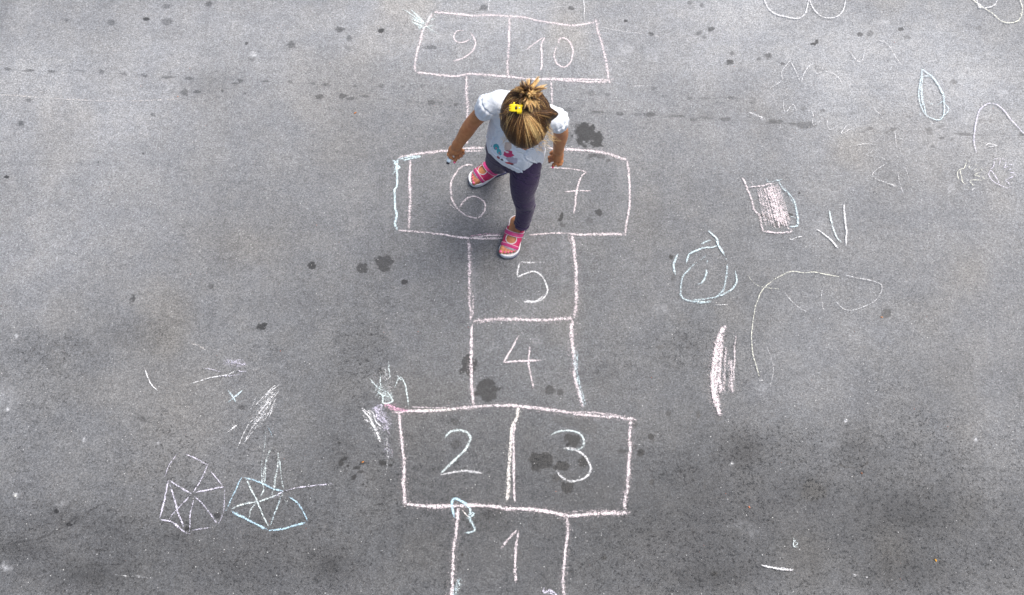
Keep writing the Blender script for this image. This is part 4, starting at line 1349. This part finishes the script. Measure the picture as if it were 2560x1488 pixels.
# sandals --------------------------------------------------
def sandal(fr, ank):
    lo = np.min([FP(fr, a, w, 0) for a in (-.02, .18) for w in (-.05, .05)], 0); hi = np.max([FP(fr, a, w, .115) for a in (-.02, .18) for w in (-.05, .05)], 0)
    root = mesh_sole(fr, lo, hi)
    h = .0013
    v = Vol(lo, hi, h)
    foot_skin(v, fr, ank, 0.0, False)
    base = v.D.copy()
    X, Y, Zg = v.grid()
    x = X - fr[0][0]; y = Y - fr[0][1]
    u = (x * fr[1][0] + y * fr[1][1] + 0 * Zg) / FS; w = x * fr[2][0] + y * fr[2][1] + 0 * Zg; hh = Zg + 0 * u

    def shell(t0, t1): return np.maximum(base - t1, t0 - base)

    def emit(name, D, mat):
        v.D = D.astype(np.float32).copy(); V, F = v.mesh()
        if len(V) == 0: return
        return mesh_obj(name, V, F, mat, root)
    top_op = np.sqrt(((u - .1015) / .0170) ** 2 + (w / .0205) ** 2) - 1      # instep opening (in its own units)
    top_op = top_op * .018
    edge = np.minimum(.075 - .25 * np.abs(u - .02), .2)
    up = shell(.0004, .0036)
    up = np.maximum(up, .014 - hh)
    up = np.maximum(up, hh - (.066 - .10 * np.clip(u - .03, 0, 1)))
    up = np.maximum(up, u - (.1325 - .10 * np.abs(w + .004)))
    openz = np.maximum(-top_op, -1)
    up = np.maximum(up, np.where(hh > .026, -top_op, -.01))
    emit('upper', up, M_MAG)
    rimp = np.maximum(shell(.0010, .0048), np.abs(top_op) - .0013)
    rimp = np.maximum(rimp, .03 - hh)
    toe = np.maximum(np.maximum(shell(.001, .0048), np.abs(u - (.1325 - .10 * np.abs(w + .004))) - .0015), .016 - hh)
    col = np.maximum(np.maximum(shell(.001, .0046), np.abs(hh - (.066 - .10 * np.clip(u - .03, 0, 1))) - .0011), u - .06)
    emit('piping', np.minimum(np.minimum(rimp, toe), col), M_PIPE)
    # the two touch-close straps, each with its pale border
    for (cu, ch, nu, nh, hw) in ((.079, .056, .76, -.65, .0072), (.1215, .036, .93, -.36, .0062)):
        q = (u - cu) * nu + (hh - ch) * nh
        lim = np.maximum(.030 - hh, -1) if cu < .09 else np.maximum(.018 - hh, -1)
        emit('strap', np.maximum(np.maximum(shell(.0022, .0060), np.abs(q) - hw), lim), M_STRAP)
        b = np.maximum(np.maximum(shell(.0024, .0064), np.abs(np.abs(q) - hw) - .0009), lim)
        emit('strap_border', b, M_PIPE)
    # buckle ring at the inner side of the toe strap and pull tab
    ball('strap_ring', [box(FP(fr, .117, -.028, .030), (.007, .0022, .006), np.array([fr[1], fr[2], v3(0, 0, 1)]), .001)], M_PIPE, root, .0008)
    ball('outsole', [box(FP(fr, .075, 0, .0035), (.070, .024, .0030), np.array([fr[1], fr[2], v3(0, 0, 1)]), .003), ell(FP(fr, .118, .0015, .0035), (.0415, .0372, .0034), np.array([fr[1], fr[2], v3(0, 0, 1)])),
                     ell(FP(fr, .024, 0, .0035), (.0335, .0272, .0034), np.array([fr[1], fr[2], v3(0, 0, 1)]))], M_NAVY, root, .0012, .01)
    return root


def mesh_sole(fr, lo, hi):
    # outline of the sole, heel to toe, inner side negative
    O = [(-.006, 0), (-.002, .018), (.012, .0265), (.035, .0255), (.060, .0245), (.085, .031), (.110, .0365), (.130, .0335), (.147, .022), (.156, .004),
         (.157, -.012), (.150, -.026), (.134, -.0335), (.110, -.0335), (.085, -.0275), (.060, -.0225), (.035, -.0235), (.012, -.0245), (-.002, -.017)]
    P = catmull([v3(a, b, 0) for a, b in O + [O[0]]], 4)[:-1]
    n = len(P)
    V = []; F = []
    prof = [(-.002, .0015, 0), (0.0005, .004, 0), (.0008, .012, 0), (.0015, .019, 0), (-.0005, .0215, 0), (-.0030, .0195, 0), (-.0045, .0150, 0), (-.02, .0145, 0)]
    cen = v3(.075, 0, 0)
    for off, z, _ in prof:
        for p in P:
            d = (p - v3(np.clip(p[0], .02, .13), 0, 0)); d /= np.linalg.norm(d) + 1e-9
            q = p + d * off
            zz = z + (.004 * max(0, (q[0] - .12) / .03) if z > .0 else 0) * (1 if z > .01 else .4)
            zz += .0022 * math.sin(q[0] * 150) * (1 if .01 < z < .02 and off > 0 else 0)
            V.append(FP(fr, q[0], q[1], zz))
    V.append(FP(fr, .075, 0, .0145)); V.append(FP(fr, .075, 0, .0015))
    for r in range(len(prof) - 1):
        for i in range(n):
            j = (i + 1) % n
            F.append((r * n + i, r * n + j, (r + 1) * n + j, (r + 1) * n + i))
    r = len(prof) - 1
    for i in range(0, n):
        j = (i + 1) % n
        F.append((r * n + i, r * n + j, len(V) - 2, len(V) - 2)); F.append((j, i, len(V) - 1, len(V) - 1))
    me = bpy.data.meshes.new('sandal')
    off = np.array(girl.location)
    me.from_pydata([tuple(p - off) for p in V], [], [tuple(dict.fromkeys(f)) for f in F]); me.update()
    for p in me.polygons: p.use_smooth = True
    me.materials.append(M_SOLE)
    o = bpy.data.objects.new('sandal', me)
    SC.collection.objects.link(o)
    o.parent = girl
    return o


# parts of a sandal sit under the sole mesh, which is itself a child of the girl
_mo = mesh_obj


def mesh_obj(name, V, F, mat, parent=None, **kw):
    if parent is not None and parent.parent is girl:
        o = _mo(name, np.asarray(V) - np.array(girl.location), F, mat, None, **kw)
        o.parent = parent
        return o
    return _mo(name, V, F, mat, parent, **kw)


sandal(FA, ank_f)
sandal(FB, ank_b)

# hair -----------------------------------------------------
v = Vol(HC - .14, HC + .14, .0024)
v.add(ell(HC + HU * .014 - HF * .006, (.071, .090, .088), HM), .01)
v.add(ell(H(.045, -.02, .03), (.032, .05, .045), HM), .02)
X, Y, Zg = v.grid()
q = [X - HC[0], Y - HC[1], Zg - HC[2]]
lr, lf, lu = [q[0] * HM[i, 0] + q[1] * HM[i, 1] + q[2] * HM[i, 2] for i in range(3)]
# hairline: high over the brow, round the ears, low at the nape
line = np.where(lf > 0, .028 - .0 * lf - .045 * np.clip(np.abs(lr) / .06, 0, 1) ** 2 * (1 - np.clip(lf / .08, 0, 1)) , -.018 + .55 * lf)
v.D = np.maximum(v.D, (line - lu).astype(np.float32))
v.cut(ell(H(0, .0, -.03), (.055, .07, .07), HM), .003)
V, F = v.mesh()
hairroot = mesh_obj('hair', V, F, M_SCALP, girl)

hr = np.random.RandomState(11)
GATH = H(-.004, -.028, .107)          # where the front hair is clipped
BUN = H(.008, -.072, .082)            # where the little ponytail springs
hv = []; hf = []; hc = []; hb = [0]
DK = v3(.060, .026, .008); MD = v3(.36, .175, .055); BL = v3(.92, .64, .27)


def strand(P, r0, r1, col, segs=9):
    P, s, L = resample(catmull(P, 4) if len(P) > 2 else P, 1.0)if False else (None, None, None)


def strands(Ps, rad, cols):
    """Ps (m,n,3) paths"""
    Ps = np.asarray(Ps); m, n, _ = Ps.shape
    T = np.gradient(Ps, axis=1); T /= np.linalg.norm(T, axis=2, keepdims=True) + 1e-9
    up = Ps - (HC + 0 * Ps); up /= np.linalg.norm(up, axis=2, keepdims=True) + 1e-9
    B = np.cross(T, up); B /= np.linalg.norm(B, axis=2, keepdims=True) + 1e-9
    C = np.cross(B, T)
    tp = np.linspace(0, 1, n)
    r = rad * np.minimum(1, np.minimum(.5 + tp * 3, +.08 + (1 - tp) * 2.2))
    ring = []
    for a in (0, 2.094, 4.189):
        ring.append(Ps + (B * math.cos(a) + C * math.sin(a)) * r[None, :, None])
    V = np.stack(ring, 2).reshape(-1, 3)
    base = hb[0]
    idx = base + (np.arange(m)[:, None, None] * n * 3 + np.arange(n)[None, :, None] * 3 + np.arange(3)[None, None, :])
    a = idx[:, :-1, :]; b = idx[:, 1:, :]
    F = np.stack([a, np.roll(a, -1, 2), np.roll(b, -1, 2), b], -1).reshape(-1, 4)
    hv.append(V); hf.append(F)
    tv = np.linspace(.9, 1.1, n)
    hc.append((cols[:, None, None, :] * tv[None, :, None, None] * np.ones((m, n, 3, 1))).reshape(-1, 3))
    hb[0] += len(V)


def pick(x, bl):
    """x clump value 0..1, bl blondness"""
    k = np.clip((x - (1 - bl)) * 3.2 + .25, 0, 1)[:, None] + (hr.rand(len(x), 1) - .5) * .35
    k = np.clip(k, 0, 1)
    return np.where(k < .5, DK + (MD - DK) * (k * 2), MD + (BL - MD) * (k * 2 - 1))


def onhead(D, lift):
    """direction (.., 3) in head axes -> point on the hair surface"""
    D = D / np.linalg.norm(D, axis=-1, keepdims=True)
    a = np.array((.0715, .0905, .0885))
    r = 1 / np.sqrt(((D / a) ** 2).sum(-1))
    P = D * (r * lift)[..., None]
    return HC + HU * .014 - HF * .006 + P @ HM


def loc(p):
    return (HM @ (p - (HC + HU * .014 - HF * .006)))


# G1: front and sides swept back to the clip
m = 5200; n = 13
az = hr.uniform(-math.radians(118), math.radians(112), m)        # 0 = face, + = right of the picture
el = np.radians(np.where(np.abs(az) < 1.0, 4, -8)) + hr.rand(m) ** 1.6 * .75
D0 = np.stack([np.sin(az) * np.cos(el), np.cos(az) * np.cos(el), np.sin(el)], 1)
g = loc(GATH); g = g / np.linalg.norm(g)
D1 = g + hr.randn(m, 3) * .035 + np.stack([np.sin(az) * .06, np.cos(az) * .03, 0 * az], 1)
t = np.linspace(0, 1, n)
side = np.exp(-(np.abs(az - math.radians(94)) / .17) ** 1.5)          # the puffed lock at the right
D = D0[:, None] * (1 - t)[None, :, None] + D1[:, None] * t[None, :, None]
lift = 1.0 + (.035 + .05 * hr.rand(m))[:, None] * np.sin(np.pi * np.clip(t, 0, 1))[None] ** .7 + .010
lift += side[:, None] * (.36 * np.exp(-((t - .16) / .26) ** 2))[None]
lift += ((vnoise(az * 9, 0, 0, 1.0, 4) - .5) * .05)[:, None] * np.sin(np.pi * t)[None]
P = onhead(D, lift)
wav = (vnoise(t[None] * 5 + az[:, None] * 14, az[:, None] * 3, 0, 1., 8) - .5) * .004
P += wav[..., None] * HR
cl = .6 * vnoise(az * 16, el * 2, 0, 1.0, 2) + .4 * vnoise(az * 50, el * 3, 0, 1.0, 6)
blond = .38 + .36 * np.exp(-((az - .50) / .48) ** 2) - .12 * np.exp(-((az + .9) / .35) ** 2) - .1 * (el < .15)
strands(P, .00062, pick(cl, blond))

# G2: the back and crown hair pulled up to the ponytail
m = 3200
az = np.r_[hr.uniform(math.radians(95), math.radians(265), m - 700), hr.uniform(math.radians(118), math.radians(150), 350), hr.uniform(math.radians(-110), math.radians(-70), 350)]
el = hr.uniform(-.35, .75, m)
D0 = np.stack([np.sin(az) * np.cos(el), np.cos(az) * np.cos(el), np.sin(el)], 1)
g = loc(BUN); g = g / np.linalg.norm(g)
D1 = g + hr.randn(m, 3) * .05
D = D0[:, None] * (1 - t)[None, :, None] + D1[:, None] * t[None, :, None]
lift = 1.01 + (.03 + .05 * hr.rand(m))[:, None] * np.sin(np.pi * t)[None]
P = onhead(D, lift)
cl = .6 * vnoise(az * 12, el * 3, 0, 1.0, 12) + .4 * vnoise(az * 40, el * 6, 0, 1.0, 16)
strands(P, .00062, pick(cl, .36 + 0 * az))

# G3: messy tuft: loops out of the band, tips flicking up and right, tails falling forward
def tuft(tip, n_, spread, blond_, bulge, start=None, r=.0005):
    k_ = max(2, n_ // 16) if start is None else n_
    per = max(1, n_ // k_)
    S = (BUN if start is None else start) + hr.randn(k_, 3) * .006
    E = tip + hr.randn(k_, 3) * spread
    Md = (S + E) / 2 + (HU * bulge)[None] * (.6 + .8 * hr.rand(k_, 1)) + hr.randn(k_, 3) * .007
    S, E, Md = [np.repeat(q_, per, 0) for q_ in (S, E, Md)]
    n_ = len(S)
    j = .0030 if start is None else .0
    s0 = S + hr.randn(n_, 3) * j; mid = Md + hr.randn(n_, 3) * j; e0 = E + hr.randn(n_, 3) * j * .5
    t_ = np.linspace(0, 1, 11)
    P = (1 - t_)[None, :, None] ** 2 * s0[:, None] + 2 * (t_ * (1 - t_))[None, :, None] * mid[:, None] + (t_ ** 2)[None, :, None] * e0[:, None]
    tone = np.repeat(hr.rand(k_), per) * .8 + hr.rand(n_) * .2
    strands(P, r, pick(tone, np.full(n_, blond_)))


def HA(u, v_, up): return H((u - 1313) * .0002165, (v_ - 675) * .0002165, up)


for (u_, v_, up_, k, sp, bl, bu) in ((1375, 120, .085, 90, .004, .75, .02), (1500, 130, .09, 100, .004, .8, .02), (1265, 165, .09, 70, .004, .6, .02), (1590, 225, .09, 110, .004, .8, .025),
                                     (1330, 215, .10, 220, .009, .45, .035), (1420, 235, .10, 220, .009, .5, .035), (1240, 250, .09, 180, .008, .35, .03), (1480, 290, .09, 160, .008, .45, .03),
                                     (1180, 290, .075, 150, .008, .3, .02), (1270, 360, .12, 220, .008, .5, .03), (1370, 350, .125, 260, .010, .6, .035), (1440, 400, .12, 220, .010, .55, .03),
                                     (1375, 545, .118, 200, .006, .8, .035), (1440, 500, .115, 160, .007, .7, .03), (1300, 470, .122, 160, .008, .6, .03), (1230, 420, .115, 160, .008, .4, .025),
                                     (1355, 480, .122, 160, .006, .75, .04), (1520, 420, .10, 120, .008, .4, .02)):
    tuft(HA(u_, v_, up_), k, sp, bl, bu)
# loose hairs lifting off the combed hair
m = 90; az = hr.uniform(-math.radians(150), math.radians(150), m); el = hr.uniform(.05, .9, m)
D0 = np.stack([np.sin(az) * np.cos(el), np.cos(az) * np.cos(el), np.sin(el)], 1)
D1 = g + hr.randn(m, 3) * .22
D = D0[:, None] * (1 - t)[None, :, None] + D1[:, None] * t[None, :, None]
P = onhead(D, 1.04 + (.05 + .13 * hr.rand(m))[:, None] * np.sin(np.pi * t)[None] ** 1.5)
P += ((vnoise(t[None] * 4 + az[:, None] * 30, az[:, None] * 7, 0, 1., 8) - .5) * .012)[..., None] * HR
strands(P, .00028, pick(hr.rand(m), np.full(m, .6)))
# fine flyaway hairs at the temple and nape
for (u_, v_, up_, k, s_) in ((1730, 950, .0, 14, (1600, 850, .05)), (1760, 970, -.01, 10, (1640, 880, .04)), (1640, 1010, .0, 14, (1560, 960, .05)), (1700, 900, .03, 16, (1620, 760, .06)), (1560, 1090, .0, 20, (1500, 1040, .05)), (1020, 1000, .02, 14, (1040, 900, .05)), (960, 620, .03, 12, (1010, 640, .05))):
    tuft(HA(u_, v_, up_), k, .008, .95, .0, HA(*s_), .0004)
hs = mesh_obj('hair_strands', np.concatenate(hv), np.concatenate(hf), M_HAIR, girl, cols={'col': np.concatenate(hc)})

# hair clip: two yellow jaws with teeth and a dark hinge ------
cu = H(-.026, -.034, .118)
lobes = [box(cu - HR * .0095, (.0075, .0115, .0045), HM, .0042), box(cu + HR * .0095 + HF * .002, (.0080, .0115, .0045), HM, .003),
         box(cu - HF * .0075, (.006, .0028, .0030), HM, .001), box(cu + HF * .0080, (.006, .0026, .0030), HM, .001)]
for k in range(3):
    lobes += [ell(cu - HR * .0175 + HF * (-.007 + .007 * k), (.0032, .0028, .003), HM), ell(cu + HR * (.005 + .0045 * k) + HF * .0140, (.0018, .0035, .003), HM)]
lobes += [ell(cu - HR * .006 - HF * .0135, (.003, .004, .003), HM), ell(cu + HR * .0175 - HF * .006, (.003, .004, .003), HM)]
clip = ball('hair_clip', lobes, M_CLIP, girl, .0008, .002)
ball('clip_spring', [box(cu + HR * .001 + HU * .003, (.003, .0035, .003), HM, .001)], M_DARK, girl, .0006)
ball('clip_bead', [ell(cu + HR * .010 + HU * .005, (.0022, .0022, .0016), HM)], mat_plain('mint_plastic', (.35, .72, .62), .3), girl, .0005)

# the stub of chalk between her thumb and finger ------------
a = Z(262, 1195, .447); b = Z(233, 1262, .436)
d = (b - a) / np.linalg.norm(b - a)
lo = np.minimum(a, b) - .014; hi = np.maximum(a, b) + .014
v = Vol(lo, hi, .0007)
v.add(cone(a, b - d * .003, .0072, .0078), .001)
X, Y, Zg = v.grid()
v.D += .0006 * (vnoise(X, Y, Zg, 260., 3) - .5)
V, F = v.mesh()
st = _mo('chalk_stick', V, F, M_STICK, None)
V, F = None, None
v = Vol(lo, hi, .0007); v.add(cone(b + d * .003, b + d * .0052, .0060, .0058), .001); V, F = v.mesh()
stub = _mo('chalk_tip', V, F, M_DARK, None)
co = np.zeros(len(st.data.vertices) * 3, np.float32); st.data.vertices.foreach_get('co', co); st.data.vertices.foreach_set('co', (co.reshape(-1, 3) - a).ravel().astype(np.float32))
st.location = tuple(a)
co = np.zeros(len(stub.data.vertices) * 3, np.float32); stub.data.vertices.foreach_get('co', co); stub.data.vertices.foreach_set('co', (co.reshape(-1, 3) - a).ravel().astype(np.float32))
stub.parent = st
tag(st, 'short stub of pale blue chalk pinched in the girl hand left in the photo', 'chalk')

# ------------------------------------------------------------------ litter on the asphalt
def scrap(name, X, Y, size, col, label, cat, seed, lift=.003, group=None):
    r = np.random.RandomState(seed)
    n = 9
    c = W(X, Y, 0)
    V = [(0, 0, lift + size * .18)]
    for i in range(n):
        a = 2 * math.pi * i / n
        q = size * (.55 + .6 * r.rand())
        V.append((q * math.cos(a), q * .7 * math.sin(a), lift * (.4 + 1.2 * r.rand())))
    V += [(x, y, max(z - .0012, .0004)) for x, y, z in V]
    F = [(0, i + 1, (i + 1) % n + 1) for i in range(n)] + [(n + 1, (i + 1) % n + n + 2, i + n + 2) for i in range(n)]
    F += [(i + 1, i + n + 2, (i + 1) % n + n + 2, (i + 1) % n + 1) for i in range(n)]
    me = bpy.data.meshes.new(name); me.from_pydata(V, [], F); me.update()
    me.materials.append(mat_plain(name + '_col', col, .8, 300., .3))
    o = bpy.data.objects.new(name, me); SC.collection.objects.link(o)
    o.location = (c[0], c[1], 0); o.rotation_euler = (0, 0, r.rand() * 6)
    tag(o, label, cat, group)


scrap('leaf_scrap', 888, 283, .0075, (.42, .14, .03), 'orange leaf scrap below the dark drips, left of the girl', 'leaf scrap', 1)
scrap('leaf_scrap', 2339, 1401, .0055, (.55, .28, .03), 'tiny orange leaf scrap near the bottom right corner', 'leaf scrap', 2)
scrap('leaf_scrap', 2154, 1184, .0055, (.16, .07, .04), 'tiny brown leaf scrap under the curved dark crack at right', 'leaf scrap', 3)
scrap('leaf_scrap', 907, 1156, .0045, (.45, .18, .05), 'orange crumb on the dark spots left of the box for 2', 'leaf scrap', 4)
scrap('leaf_scrap', 445, 242, .0035, (.50, .18, .08), 'reddish crumb at the right end of the long cream scratch', 'leaf scrap', 5)
scrap('leaf_scrap', 1873, 1268, .0045, (.40, .15, .08), 'reddish crumb alone on the asphalt left of the boxed zigzag', 'leaf scrap', 6)
scrap('leaf_scrap', 2204, 794, .0055, (.40, .20, .10), 'tan leaf scrap beside the dark round stain at far right', 'leaf scrap', 7)
scrap('pebble', 2115, 1050, .0035, (.7, .69, .66), 'white pebble below and right of the long yellowish loop', 'pebble', 8)
scrap('pebble', 1829, 1160, .0035, (.7, .69, .66), 'white pebble on dark rough asphalt below the pink feather rub', 'pebble', 9)
scrap('pebble', 39, 1239, .0055, (.6, .6, .56), 'pale pebble near the left edge above the long crack', 'pebble', 10)

# loose grit
gr = np.random.RandomState(5)
n = 7500
gx = gr.uniform(-2.3, 2.3, n); gy = gr.uniform(-1.15, 1.55, n)
sz = .0006 + .0014 * gr.rand(n) ** 4
col = np.where(gr.rand(n, 1) < .55, np.array([[.055, .055, .055]]) * (1 + gr.rand(n, 1)), np.array([[.55, .54, .53]]) * (.6 + .6 * gr.rand(n, 1)))
col = np.where(gr.rand(n, 1) < .03, np.array([[.40, .13, .08]]), col)
oc = np.array([(1, 0, 0), (0, 1, 0), (-1, 0, 0), (0, -1, 0), (0, 0, 1), (0, 0, -.4)], float)
Vv = oc[None] * sz[:, None, None] * (.6 + .8 * gr.rand(n, 6, 1)) + np.stack([gx, gy, sz * .4], 1)[:, None]
Ff = np.array([(0, 1, 4), (1, 2, 4), (2, 3, 4), (3, 0, 4), (1, 0, 5), (2, 1, 5), (3, 2, 5), (0, 3, 5)])
Ff = (Ff[None] + 6 * np.arange(n)[:, None, None]).reshape(-1, 3)
t = NT('grit'); gm = t.out(t.bsdf(t.attr('col', False), .8))
g = _mo('grit', Vv.reshape(-1, 3), Ff, gm, None, smooth=False, cols={'col': np.repeat(col, 6, 0)})
tag(g, 'loose grit scattered over the asphalt', 'grit', kind='stuff')
